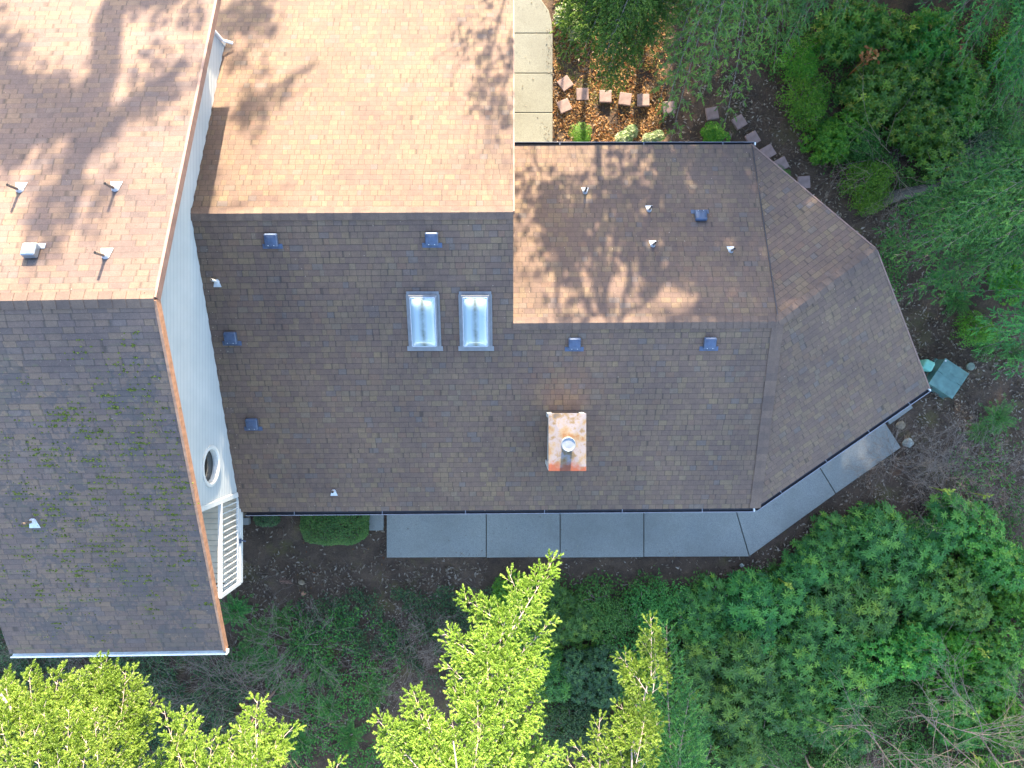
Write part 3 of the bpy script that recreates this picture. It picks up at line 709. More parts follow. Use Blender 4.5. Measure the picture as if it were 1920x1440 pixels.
def rock(name, label, px, py, r, mat, sq=.5, seed=0, cat='rock'):
    rg = np.random.RandomState(seed); bmv = []; n, m = 14, 8
    V = []; Fs = []
    off = rg.rand(3)*10
    for i in range(m+1):
        for k in range(n):
            th = pi*i/m; ph = 2*pi*k/n; v = np.array([sin(th)*cos(ph), sin(th)*sin(ph)*.85, cos(th)*sq])
            q = 1+.14*sin(3*v[0]+off[0])*cos(4*v[1]+off[1])+.08*sin(7*v[2]+5*v[0]+off[2]); V.append(v*q*r)
    for i in range(m):
        for k in range(n): Fs.append([i*n+k, (i+1)*n+k, (i+1)*n+(k+1) % n, i*n+(k+1) % n])
    g = Geo(); g.add(V, Fs); o = build(g, name, M[mat], smooth=True); o.location = P(px, py, r*sq*.4); tag(o, label, cat); return o
rock('rock', 'pale rounded grey rock by the lower corner of the angled walkway', 1703, 830, .17, 'stone', .6, 1)
rock('rock', 'flat brown rock beside the small detached concrete slab', 1689, 797, .15, 'brownstone', .45, 2)
rock('rock', 'dull flat stone half sunk in soil below the clipped hedge', 565, 1092, .10, 'brownstone', .4, 4)
rock('rock', 'small orange-brown stone at the edge of the ivy bed', 569, 1113, .075, 'rake', .6, 5)
rock('rock', 'small stone at the bottom corner joint of the angled walkway', 1391, 1060, .07, 'stone', .6, 6)
pv = [(1060, 157, 35, 'topmost paver next to the top concrete path, turned like a diamond'), (1058, 199, 22, 'tilted paver beside the top path, below the diamond-turned one'),
      (1092, 177, 2, 'square paver in the shaded strip, first of the row running right'), (1135, 181, 0, 'sunlit paver on yellow moss, left one of the sunlit pair'),
      (1172, 186, -8, 'sunlit paver with a dark shadow beneath, right one of the sunlit pair'), (1206, 188, 0, 'paver half in sun at the edge of the tree shadow'),
      (1254, 202, 5, 'shaded paver partly under a drooping green bough'), (1335, 213, 10, 'shaded paver half hidden beneath twiggy branches above the round shrub'),
      (1386, 229, 32, 'paver right of the round green shrub, tilted'), (1411, 260, 30, 'paver just above the white gutter end'),
      (1440, 285, 30, 'paver poking out below the white gutter end at the roof edge'), (1465, 308, 28, 'paver mostly hidden by the angled roof edge'), (1507, 342, 4, 'last paver of the trail, under the angled roof edge')]
g = Geo(); slab(g, [(-.19, -.19), (.19, -.19), (.19, .19), (-.19, .19)], -.04, .045, .01)
pav0 = build(g, 'stepping_stone', M['paver'])
for i, (px, py, a, lb) in enumerate(pv):
    o = pav0 if i == 0 else pav0.copy()
    if i: C.objects.link(o)
    o.location = P(px, py, .03); o.rotation_euler = (radians((i*37 % 5)-2), radians((i*53 % 5)-2), radians(a))
    tag(o, 'square pinkish ' + lb, 'paver', 'square stepping stones curving round the corner of the building')
# drain grate block by the balcony
t = thing('concrete_block', 'weathered hollow concrete block under the gutter beside the balcony', 'block', P(459, 973, .1))
g = Geo(); g.box((0, -.06, 0), (.30, .22, .18)); build(g, 'block_body', M['conc'], t)
g = Geo()
for i in range(5): g.box((-.13+i*.065, .13, .0), (.03, .14, .16))
build(g, 'grille', M['brownstone'], t)

# ---------------------------------------------------------------- plant kits
def frames(d, upv, roll=None):
    d = d/np.linalg.norm(d, axis=1, keepdims=True); u = upv - (upv*d).sum(1, keepdims=True)*d
    u = u/np.maximum(np.linalg.norm(u, axis=1, keepdims=True), 1e-6); s_ = np.cross(u, d)
    if roll is not None:
        c, sn = np.cos(roll)[:, None], np.sin(roll)[:, None]; u, s_ = u*c+s_*sn, s_*c-u*sn
    return np.stack([d, s_, u], axis=2)     # columns: x along d, y side, z up
def needle_shoot(n=15, seed=0, w_=.09, flat=.75):
    rg = np.random.RandomState(seed); V = []; Fs = []
    for i in range(n):
        t_ = (i+.5)/n; a = i*2.4+rg.rand()*.5; f = .55+.35*rg.rand()
        if i >= n-3: f = 1.6
        d = np.array([f, cos(a), sin(a)*flat]); d /= np.linalg.norm(d); L = (.27 + .05*rg.rand())*(1-.25*abs(t_-.45))
        p = np.array([t_*.82, 0, 0]); s_ = np.cross(d, rg.randn(3)); s_ /= np.linalg.norm(s_)
        k = len(V); V += [p-s_*w_*.5, p+s_*w_*.5, p+d*L]; Fs.append([k, k+1, k+2])
    return np.array(V), np.array(Fs)
SHOOT = needle_shoot(30, 1, .15, .9); SHOOTL = needle_shoot(10, 2, .16, .3)
def bough(L, seed, dense=1.0, bare=.25, ang=52, wide=.42, droop=.1, asc=.0, shoot=.11, fine=True, gap=.10, tg=.085, thick=.0065):
    """returns shoots (origin, direction, size) and wood (polyline, radii) of one flat-sprayed conifer bough along +X"""
    rg = random.Random(seed); sh_ = []; wood = []
    def axis(s): return np.array([s, .05*L*sin(s/L*3+seed)*.6, -droop*L*(s/L)**2 + asc*s])
    n = 10; wood.append(([axis(L*i/n) for i in range(n+1)], [thick*L*(1-i/n)**.9+.005 for i in range(n+1)]))
    s = bare*L*.6; side = 1
    while s < L:
        side = -side; f = s/L
        l2 = wide*L*(1-f)**.72*min(1, .35+ (f/.3 if f < .3 else 1))*rg.uniform(.72, 1.12) + .10
        a = radians(ang+rg.uniform(-9, 9)-8*f)*side; d2 = np.array([cos(a), sin(a), rg.uniform(-.12, .12)])
        p0 = axis(s); c2 = rg.uniform(-.15, .15)
        def ax2(q, p0=p0, d2=d2, l2=l2, side=side): return p0 + d2*q + np.array([.10*q*q/max(l2, .3), -side*.12*q*q/max(l2, .3), -.10*q*q + asc*q*.3])
        wood.append(([ax2(l2*i/3) for i in range(4)], [.0065+.004*l2, .005+.002*l2, .004, .003]))
        q = .30*l2 if f < bare else .08; sd = 1
        if f < bare: q = l2*(.75-.5*f/bare)
        while q < l2:
            sd = -sd; l3 = min((l2-q)*.55, .34)*rg.uniform(.7, 1.1)+.05
            b3 = a + radians(45+rg.uniform(-10, 10))*sd; d3 = np.array([cos(b3), sin(b3), rg.uniform(-.1, .25)]); o3 = ax2(q)
            if l3 > .16 and fine: wood.append(([o3, o3+d3*l3], [.004, .0025]))
            r = 0
            while r < l3:
                for e in ((0, 38, -38) if l3 > .1 else (0,)):
                    b4 = b3 + radians(e+rg.uniform(-8, 8)); sh_.append((o3+d3*r, (cos(b4), sin(b4), rg.uniform(-.15, .3)), shoot*rg.uniform(.75, 1.2)))
                r += shoot*.85/dense
            q += tg/dense
        dd = ax2(l2)-ax2(l2*.9); sh_.append((ax2(l2), tuple(dd), shoot*1.2))
        s += gap/dense*(1+.4*rg.random())
    sh_.append((axis(L), (1, 0, -.1), shoot*1.3))
    return sh_, wood
def add_bough(gn, gwood, base, tip, seed, template=SHOOT, rollj=.15, twn=3, **kw):
    base = np.array(base, float); tip = np.array(tip, float); L = np.linalg.norm(tip-base)
    s_, wd = bough(L, seed, **kw); rg = np.random.RandomState(seed)
    end = np.array([L, 0, -kw.get('droop', .1)*L + kw.get('asc', 0)*L]); 
    x = (tip-base)/L; u = np.array([0, 0, 1.]) + rg.randn(3)*rollj; y = np.cross(u, x); y /= np.linalg.norm(y); z = np.cross(x, y)
    R = np.stack([x, y, z], 1)
    th = math.atan2(end[2], end[0]); Rt = np.array([[cos(th), 0, sin(th)], [0, 1, 0], [-sin(th), 0, cos(th)]]); R = R @ Rt
    o = np.array([k[0] for k in s_]) @ R.T + base; d = np.array([k[1] for k in s_], float) @ R.T; sz = np.array([k[2] for k in s_])
    fr = frames(d, np.tile(z, (len(d), 1)) + rg.randn(len(d), 3)*.25, rg.rand(len(d))*6.28 if template is SHOOT else None) * sz[:, None, None]
    gn.inst(template[0], template[1], fr, o)
    for pts, rad in wd:
        gwood.tube([Vector(R @ np.array(p) + base) for p in pts], rad, twn if rad[0] < .03 else 6, cap=False)
def trunk_tube(gw_, base, top, r0, r1=.02, bend=.15, seed=0, n=9):
    rg = random.Random(seed); base = Vector(base); top = Vector(top)
    a1, a2 = rg.uniform(-bend, bend), rg.uniform(-bend, bend)
    pts = [base.lerp(top, i/n)+Vector((a1*sin(pi*i/n), a2*sin(2*pi*i/n)*.5, 0)) for i in range(n+1)]
    gw_.tube(pts, [r0*(1-i/n)**.8+r1 for i in range(n+1)], 9); return pts
def conifer(name, label, base, height, r0, targets, needles, seed=0, template=SHOOT, tip_top=None, fingers=(), limbs=(), group=None, extra=0, exlen=1.8, exz=(.35, .95), cat='tree', **kw):
    """targets: (px, py, z of tip, z where the bough leaves the trunk)"""
    base = Vector(base); t = thing(name, label, cat, base, group=group)
    gwd, gn = Geo(), Geo(); top = Vector((base.x+.2, base.y+.1, height)) if tip_top is None else Vector(tip_top)
    pts = trunk_tube(gwd, base-Vector((0, 0, .3)), top, r0, seed=seed)
    def at(z):
        f = max(0, min(.999, (z+.3)/(height+.3))); k = f*(len(pts)-1); i = int(k); return pts[i].lerp(pts[min(i+1, len(pts)-1)], k-i)
    for i, tg in enumerate(targets):
        px, py, zt_, zb_ = tg[:4]; k2 = dict(kw); k2.update(tg[4] if len(tg) > 4 else {})
        add_bough(gn, gwd, at(zb_), P(px, py, zt_), seed*50+i, template, **k2)
    for pl, r0_, r1_ in limbs:
        q = [at(pl[0])] + [P(*k) for k in pl[1:]]; q2 = []
        for i in range(len(q)-1): q2 += [q[i].lerp(q[i+1], k/4)+Vector((.03*sin(i*3+k*2), .03*cos(i*2+k*3), 0)) for k in range(4)]
        q2.append(q[-1]); gwd.tube(q2, [r0_+(r1_-r0_)*i/(len(q2)-1) for i in range(len(q2))], 6)
    for i, fg in enumerate(fingers):
        k2 = dict(kw); k2.update(fg[6] if len(fg) > 6 else {}); add_bough(gn, gwd, P(*fg[3:6]), P(*fg[:3]), seed*90+i, template, **k2)
    rg = random.Random(seed+99)
    for i in range(extra):
        f = exz[0]+(exz[1]-exz[0])*i/max(1, extra-1); z = f*height; a = i*2.399+rg.uniform(-.3, .3); l = exlen*(1.15-f)*rg.uniform(.8, 1.1)+.35
        p = at(z); k2 = dict(kw); k2['dense'] = .7
        add_bough(gn, gwd, p, p+Vector((cos(a)*l, sin(a)*l, -.12*l)), seed*70+i, template, **k2)
    build(gwd, 'trunk', M['bark'] if needles != 'fir' else M['twig'], t, loc=None).location = -base
    build(gn, 'crown', M[needles], t).location = -base
    return t

# whorled broad leaves
def leaf_t(L=1, w_=.3, fold=.12, droop=.12):
    V = np.array([[0, 0, 0], [.35*L, w_*.5, fold*w_], [.35*L, 0, 0], [.35*L, -w_*.5, fold*w_], [.72*L, w_*.42, fold*w_-droop*.4], [.72*L, 0, -droop*.45], [.72*L, -w_*.42, fold*w_-droop*.4], [L, 0, -droop]])
    return V, [[0, 2, 1, 1], [0, 3, 2, 2], [1, 2, 5, 4], [2, 3, 6, 5], [4, 5, 7, 7], [5, 6, 7, 7]]
def whorl(n=8, up_=.35, L=1, w_=.3, seed=0):
    V, Fs = leaf_t(L, w_); Fs = [f[:3] if f[2] == f[3] else f for f in Fs]; tri = []
    for f in Fs:
        tri.append(f[:3]);
        if len(f) == 4: tri.append([f[0], f[2], f[3]])
    rg = np.random.RandomState(seed); VV = []; FF = []
    for i in range(n):
        a = 2*pi*i/n+rg.uniform(-.2, .2); e = up_+rg.uniform(-.2, .2); s_ = rg.uniform(.8, 1.1)
        R1 = np.array([[cos(e), 0, -sin(e)], [0, 1, 0], [sin(e), 0, cos(e)]]); R2 = np.array([[cos(a), -sin(a), 0], [sin(a), cos(a), 0], [0, 0, 1]])
        k = len(VV)*len(V); VV.append((V*s_) @ R1.T @ R2.T); FF += [[q+k for q in f] for f in tri]
    return np.concatenate(VV), np.array(FF)
WH = whorl(8, .25, 1, .25, 1); WH5 = whorl(5, .5, 1, .42, 2)
LV, LF_ = leaf_t(1, .5); LEAF = (LV, np.array([[0, 2, 1], [0, 3, 2], [1, 2, 5], [1, 5, 4], [2, 3, 6], [2, 6, 5], [4, 5, 7], [5, 6, 7]]))
SLV = np.array([[0, 0, 0], [.5, .28, .06], [1, 0, -.05], [.5, -.28, .06]]); SLEAF = (SLV, np.array([[0, 2, 1], [0, 3, 2]]))
def nvec(n, rg): v = rg.randn(n, 3); return v/np.linalg.norm(v, axis=1, keepdims=True)
def shrub_mesh(r, h, count, size, tmpl, seed, lumps=5, inner=.35):
    """leaf clusters through an uneven mound built of several lobes, stems inside"""
    rg = np.random.RandomState(seed); g = Geo(); gs = Geo()
    lob = [(rg.uniform(-.5, .5, 2)*r, rg.uniform(.45, .75)*r, rg.uniform(.65, 1.05)*h) for _ in range(lumps)]
    per = count//lumps
    for c, lr, lh in lob:
        v = nvec(per, rg); v[:, 2] = np.abs(v[:, 2])**.8; k = 1-inner*rg.rand(per)**2
        gap = np.sin(v[:, 0]*5+c[0]*9)*np.sin(v[:, 1]*6+c[1]*7) < .55
        v, k = v[gap], k[gap]; m = len(v)
        o = np.stack([c[0]+v[:, 0]*lr*k, c[1]+v[:, 1]*lr*k, lh*(.15+.85*v[:, 2]*k)], 1)
        nrm = v*np.array([.8, .8, 1])+np.array([0, 0, .9])+rg.randn(m, 3)*.28
        x = np.cross(nrm, rg.randn(m, 3)); fr = frames(x, nrm)*(size*rg.uniform(.7, 1.2, m))[:, None, None]
        g.inst(tmpl[0], tmpl[1], fr, o)
        for _ in range(4):
            a = rg.uniform(0, 6.28); e = Vector((c[0]+cos(a)*lr*.7, c[1]+sin(a)*lr*.7, lh*.8)); gs.tube([(c[0]*.2, c[1]*.2, -.05), ((c[0]*.7+e.x*.3), (c[1]*.7+e.y*.3), lh*.4), e], [.02, .014, .006], 4, cap=False)
    return g, gs
PROTO = {}
def proto(key, r, h, count, size, tmpl, mat, seed, **kw):
    g, gs = shrub_mesh(r, h, count, size, tmpl, seed, **kw)
    o1 = build(g, 'foliage', M[mat]); o2 = build(gs, 'stem', M['deadtwig'])
    PROTO[key] = (o1.data, o2.data); bpy.data.objects.remove(o1); bpy.data.objects.remove(o2)
def shrub(key, name, label, px, py, s_=1, sz=None, rot=None, z=0, group=None, cat='shrub', zp=.8, mat=None):
    p = P(px, py, zp); t = thing(name, label, cat, (p.x, p.y, z), rot if rot is not None else random.uniform(0, 6.28), group)
    t.scale = (s_, s_, sz or s_)
    a = bpy.data.objects.new('foliage', PROTO[key][0]); b_ = bpy.data.objects.new('stem', PROTO[key][1])
    for o in (a, b_): C.objects.link(o); o.parent = t
    return t
proto('rhoA', 1.25, 1.3, 950, .17, WH, 'rho', 11); proto('rhoB', 1.25, 1.1, 1100, .15, WH, 'rho', 12, lumps=7); proto('rhoC', 1.2, 1.2, 900, .18, WH, 'rho', 13, lumps=6)
proto('lauA', 1.25, 1.5, 1800, .13, WH5, 'lau', 21); proto('lauB', 1.2, 1.3, 1800, .12, WH5, 'lau', 22, lumps=6)
proto('briA', .9, .9, 2600, .075, WH5, 'bright', 31, lumps=7); proto('briB', .9, 1.0, 5000, .055, LEAF, 'bright', 32, lumps=6)
proto('dulA', 1.2, .8, 7000, .06, LEAF, 'dull', 41, lumps=7); proto('dulB', 1.2, .7, 7000, .055, LEAF, 'dull', 42, lumps=8)
proto('medA', 1.1, .8, 6500, .06, LEAF, 'fernm', 43, lumps=8); proto('palA', .5, .5, 420, .10, WH5, 'pale', 51, lumps=4)

# ferns
def fern_mesh(seed, nf=15, L=.75):
    rg = np.random.RandomState(seed); g = Geo(); V = np.array([[0, 0, 0], [.5, .16, 0], [1, 0, -.05], [.5, -.12, 0]]); Fc = np.array([[0, 3, 2, 1]])
    for i in range(nf):
        a = 2*pi*i/nf+rg.uniform(-.25, .25); l = L*rg.uniform(.75, 1.1); e0 = rg.uniform(.5, .9); m = 26; O = []; X = []; Z = []; S_ = []
        def pt(t_): return np.array([cos(a)*l*t_*.95, sin(a)*l*t_*.95, l*(e0*t_-.85*e0*t_*t_)+.05])
        for k in range(m):
            t_ = .1+.9*k/m; p = pt(t_); d = pt(t_+.02)-p; d /= np.linalg.norm(d); side = np.array([-sin(a), cos(a), 0])
            pl = l*.17*sin(min(1, (t_+.12)*1.15)*pi)**.6 if t_ < .85 else l*.17*(1-t_)*3.2+.01
            for s_ in (-1, 1): O.append(p); X.append(side*s_+d*.35); Z.append(np.cross(d, side)+rg.randn(3)*.12); S_.append(max(pl, .012))
        fr = frames(np.array(X), np.abs(np.array(Z))*np.array([1, 1, 1]))
        S_ = np.array(S_); fr = fr*np.stack([S_, S_*0+.09*L*1.0, S_], 1)[:, None, :]
        g.inst(V, Fc, fr, np.array(O)); g.tube([Vector(pt(k/4)) for k in range(5)], [.006, .005, .004, .003, .002], 3, cap=False)
    return g
fo = build(fern_mesh(1), 'fronds', M['fernm']); FERN = [fo.data]; bpy.data.objects.remove(fo)
fo = build(fern_mesh(2, 12, .8), 'fronds', M['fernm']); FERN.append(fo.data); bpy.data.objects.remove(fo)
def fern(label, px, py, s_=1, group='sword ferns', v=0):
    p = P(px, py, .3); o = bpy.data.objects.new('fern', FERN[v]); C.objects.link(o); o.location = (p.x, p.y, -.02); o.scale = (s_,)*3; o.rotation_euler = (0, 0, random.uniform(0, 6)); tag(o, label, 'fern', group); return o

# bare twiggy growth
def twigs(g, p, d, l, r, depth, rg, spread=.6, curl=.25, n=3, kids=3, zb=.0):
    pts = [Vector(p)]; d = Vector(d).normalized(); m = 5
    for i in range(m):
        d = (d+Vector((rg.gauss(0, curl), rg.gauss(0, curl), rg.gauss(0, curl)+zb))*.5).normalized(); pts.append(pts[-1]+d*l/m)
    g.tube(pts, [max(.0025, r*(1-.6*i/m)) for i in range(m+1)], n if r < .03 else 7, cap=False)
    if depth > 0:
        for k in range(kids):
            f = rg.uniform(.35, 1); i = min(m-1, int(f*m)); q = pts[i].lerp(pts[i+1], f*m-i)
            dd = (pts[i+1]-pts[i]).normalized(); nd = (dd+Vector((rg.gauss(0, spread), rg.gauss(0, spread), rg.gauss(0, spread)*.7))).normalized()
            twigs(g, q, nd, l*rg.uniform(.5, .8), r*.55, depth-1, rg, spread, curl, n, kids, zb)
def bare_shrub(label, px, py, seed, r=1.1, stems=10, mat='deadtwig', h=.6, depth=3, group=None, thick=.012, dirn=None, zp=.5, cat='shrub', name='bare_shrub'):
    rg = random.Random(seed); g = Geo()
    for i in range(stems):
        a = rg.uniform(0, 6.28) if dirn is None else dirn+rg.gauss(0, .5)
        twigs(g, (rg.gauss(0, .08), rg.gauss(0, .08), 0), (cos(a), sin(a), h), r*rg.uniform(.7, 1.1), thick, depth, rg, .55, .3, 3, 3, -.02)
    p = P(px, py, zp); o = build(g, name, M[mat]); o.location = (p.x, p.y, 0); tag(o, label, cat, group); return o

# ---------------------------------------------------------------- low growth, litter
def inpoly(x, y, poly):
    c = np.zeros(len(x), bool); n = len(poly); j = n-1
    for i in range(n):
        xi, yi = poly[i]; xj, yj = poly[j]
        c ^= ((yi > y) != (yj > y)) & (x < (xj-xi)*(y-yi)/(yj-yi+1e-12)+xi); j = i
    return c
def cover(name, label, px_poly, dens, h, size, tmpl, mat, seed, cut=-.2, kind='stuff', jit=1.0):
    rg = np.random.RandomState(seed); poly = [tuple(P(x, y, h*.6).xy) for x, y in px_poly]
    X0, X1 = min(p[0] for p in poly), max(p[0] for p in poly); Y0, Y1 = min(p[1] for p in poly), max(p[1] for p in poly)
    n = int((X1-X0)*(Y1-Y0)*dens); x = rg.uniform(X0, X1, n); y = rg.uniform(Y0, Y1, n)
    nz = np.sin(x*1.9+seed)*np.sin(y*2.3+seed*2)+.6*np.sin(x*4.7+y*3.1)+.4*np.sin(x*9-y*8)+rg.randn(n)*.25
    ex, ey = x+.15*np.sin(y*5)+rg.randn(n)*.12, y+.15*np.sin(x*4)+rg.randn(n)*.12
    k = inpoly(ex, ey, poly) & (nz > cut); x, y, nz = x[k], y[k], nz[k]; n = len(x)
    hh = h*(.55+.3*np.sin(x*1.3+1)*np.sin(y*1.7)+.2*np.sin(x*5.3+y*4.9))*np.sqrt(rg.rand(n))+.02
    nr = np.stack([rg.randn(n)*.4, rg.randn(n)*.4, np.ones(n)], 1); fr = frames(np.cross(nr, rg.randn(n, 3)), nr)*(size*rg.uniform(.6, 1.25, n))[:, None, None]
    g = Geo(); g.inst(tmpl[0], tmpl[1], fr, np.stack([x, y, hh], 1)); o = build(g, name, M[mat]); tag(o, label, 'ground cover', kind=kind); return o
cover('ground_cover', 'dark ivy and low brush in front of the taller building', [(-60, 1150), (20, 1215), (430, 1215), (470, 1300), (520, 1500), (-60, 1500)], 900, .55, .075, LEAF, 'dull', 5, -.7)
cover('ground_cover', 'dark small-leaved ground cover below the bare soil bed', [(560, 1130), (640, 1110), (740, 1110), (850, 1105), (930, 1100), (960, 1200), (900, 1320), (700, 1220), (600, 1300), (540, 1230)], 750, .3, .07, LEAF, 'dull', 6, -.45)
cover('ground_cover', 'greener low growth among the ferns', [(540, 1150), (640, 1130), (720, 1170), (760, 1260), (690, 1330), (720, 1460), (500, 1460), (560, 1330)], 420, .38, .085, LEAF, 'fernm', 7, -.3)
cover('ground_cover', 'green ground cover beneath the shrub mass', [(1000, 1085), (1400, 1085), (1640, 960), (1950, 960), (1980, 1480), (1000, 1480)], 330, .45, .09, LEAF, 'fernm', 8, -.8)
cover('moss', 'yellow moss and sprouts on the sunny bark bed', [(1040, 20), (1235, 20), (1235, 200), (1040, 200)], 800, .03, .035, SLEAF, 'moss', 9, .35)
cover('ground_cover', 'dark undergrowth beneath the laurels', [(1480, 60), (1960, 0), (1980, 420), (1850, 480), (1700, 400), (1560, 300)], 450, .5, .085, LEAF, 'medleaf' if 'medleaf' in M else 'fernm', 10, -.9)
cover('ground_cover', 'thin green weeds among the dry brush at the right edge', [(1780, 850), (1960, 820), (1960, 1010), (1780, 960)], 260, .35, .08, LEAF, 'fernm', 15, -.2)
cover('ground_cover', 'fine green undergrowth between the twiggy hemlock and the bright shrubs', [(1380, -60), (1520, -60), (1510, 110), (1470, 150), (1400, 110)], 420, .5, .08, LEAF, 'fernm', 16, -.6)
cover('ground_cover', 'small creeping plants at the corner of the angled roof', [(1650, 440), (1690, 440), (1700, 560), (1660, 540)], 700, .3, .06, LEAF, 'fernm', 14, -1)
def scatter(name, label, regions, size, tmpl, mat, seed, cat='leaves', zz=.0):
    rg = np.random.RandomState(seed); O = []
    for poly, n in regions:
        poly = [tuple(P(a, b_, 0).xy) for a, b_ in poly]; X0, X1 = min(p[0] for p in poly), max(p[0] for p in poly); Y0, Y1 = min(p[1] for p in poly), max(p[1] for p in poly)
        x = rg.uniform(X0, X1, n); y = rg.uniform(Y0, Y1, n)
        k = inpoly(x, y, poly) & (np.sin(x*2.1+1)*np.sin(y*2.7)+.5*np.sin(x*6+y*5)+rg.randn(n)*.5 > -.4); O.append(np.stack([x[k], y[k]], 1))
    O = np.concatenate(O); n = len(O); z = bumpz(O[:, 0], O[:, 1])+.012+.03*rg.rand(n)+zz
    nr = np.stack([rg.randn(n)*.45, rg.randn(n)*.45, np.ones(n)], 1); fr = frames(np.cross(nr, rg.randn(n, 3)), nr)*(size*rg.uniform(.55, 1.3, n))[:, None, None]
    g = Geo(); g.inst(tmpl[0], tmpl[1], fr, np.concatenate([O, z[:, None]], 1)); o = build(g, name, M[mat]); tag(o, label, cat, kind='stuff'); return o
R_right = [(1300, 130), (1480, 150), (1560, 300), (1720, 430), (1780, 560), (1930, 640), (1930, 960), (1640, 960), (1420, 1090), (1400, 1060), (1700, 840), (1720, 770), (1680, 640), (1640, 470), (1400, 260)]
R_bed = [(440, 950), (730, 950), (730, 1050), (1400, 1048), (1400, 1110), (440, 1160)]
R_top = [(1036, -60), (1400, -60), (1400, 275), (1036, 275)]
LE = (np.array([[0, 0, 0], [.35, .2, .12], [1, 0, .02], [.4, -.22, .1], [.6, 0, -.04]]), np.array([[0, 4, 1], [1, 4, 2], [0, 3, 4], [3, 2, 4]]))
scatter('leaf_litter', 'dry grey-brown leaves strewn over the bare soil', [(R_right, 24000), (R_bed, 2600), ([(430, 1060), (900, 1060), (900, 1180), (430, 1180)], 1800), (R_top, 2600), ([(440, 1150), (900, 1150), (900, 1450), (440, 1450)], 2500)], .12, LE, 'litter', 3)
scatter('leaf_litter', 'russet dead leaves scattered on the sunny bed', [([(1040, 0), (1240, 0), (1240, 270), (1040, 270)], 2600), ([(560, 950), (730, 960), (730, 1100), (520, 1120)], 60)], .08, LE, 'litterr', 4)
CH = (np.array([[-.5, -.18, 0], [.5, -.12, .1], [.5, .15, .1], [-.45, .18, .02]]), np.array([[0, 1, 2], [0, 2, 3]]))
scatter('bark_mulch', 'orange-brown bark chips covering the sunny bed', [([(1038, -60), (1250, -60), (1250, 272), (1038, 272)], 15000)], .075, CH, 'mulch', 6, 'mulch', .0)
scatter('leaf_litter', 'a few stray leaves and needles blown onto the walkways', [([(725, 960), (1400, 960), (1640, 800), (1690, 838), (1405, 1044), (725, 1046)], 300), ([(962, 0), (1036, 0), (1036, 270), (962, 270)], 130), ([(1400, 1025), (1688, 825), (1690, 845), (1405, 1050)], 160), ([(725, 1030), (1400, 1030), (1400, 1047), (725, 1047)], 160), ([(1024, 0), (1038, 0), (1038, 270), (1024, 270)], 160)], .055, LE, 'litter', 13, zz=.09)
# fine sticks over the soil
rg = random.Random(5); g = Geo()
for poly, n in ((R_right, 480), (R_bed, 150), ([(430, 1060), (900, 1060), (900, 1250), (430, 1250)], 420), (R_top, 150)):
    xs_ = [p[0] for p in poly]; ys_ = [p[1] for p in poly]
    for _ in range(n):
        px, py = rg.uniform(min(xs_), max(xs_)), rg.uniform(min(ys_), max(ys_))
        if not inpoly(np.array([px]), np.array([py]), poly)[0]: continue
        p = P(px, py, 0); a = rg.uniform(0, 6.3); l = rg.uniform(.08, .45); z = bumpz(p.x, p.y)+.03
        q = Vector((cos(a), sin(a), 0)); b2 = Vector((-sin(a), cos(a), 0))*rg.uniform(-.12, .12)*l
        g.tube([Vector((p.x, p.y, z)), Vector((p.x, p.y, z+.015))+q*l*.5+b2, Vector((p.x, p.y, z))+q*l], [.005, .004, .002], 3, cap=False)
tag(build(g, 'fallen_twigs', M['deadtwig']), 'thin fallen twigs scattered on the soil', 'twigs', kind='stuff')

# needles and bits of bark that have blown onto the roofs
def roofbits(name, label, zf, boxes, seed, size=.03):
    rg = np.random.RandomState(seed); O = []
    for x0, x1, y0, y1, n in boxes:
        for _ in range(n):
            x, y = rg.uniform(x0, x1), rg.uniform(y0, y1); O.append((x, y, zf(x, y)+.014))
    O = np.array(O); n = len(O); nr = np.stack([rg.randn(n)*.2, rg.randn(n)*.2-.2, np.ones(n)], 1); g = Geo()
    g.inst(SLEAF[0], SLEAF[1], frames(np.cross(nr, rg.randn(n, 3)), nr)*(size*rg.uniform(.4, 1.3, n))[:, None, None], O)
    tag(build(g, name, M['litter']), label, 'debris', kind='stuff')
roofbits('roof_debris', 'pale bits of leaf and needle lying on the lower roof', zlow, [(-7, 6.2, -3.2, 6.2, 420), (.1, 6.2, 1.6, 6.1, 260), (6.2, 6.45, 1.6, 6.0, 130), (6.4, 8.6, -.6, 2.6, 90), (-7.1, -6.9, -3, 3.7, 90), (-7, 6, -3.34, -3.15, 160)], 3)
roofbits('roof_debris', 'pale bits of leaf and needle lying on the taller roof', zleft, [(-11.3, -6.7, -5.6, 8, 380)], 4)
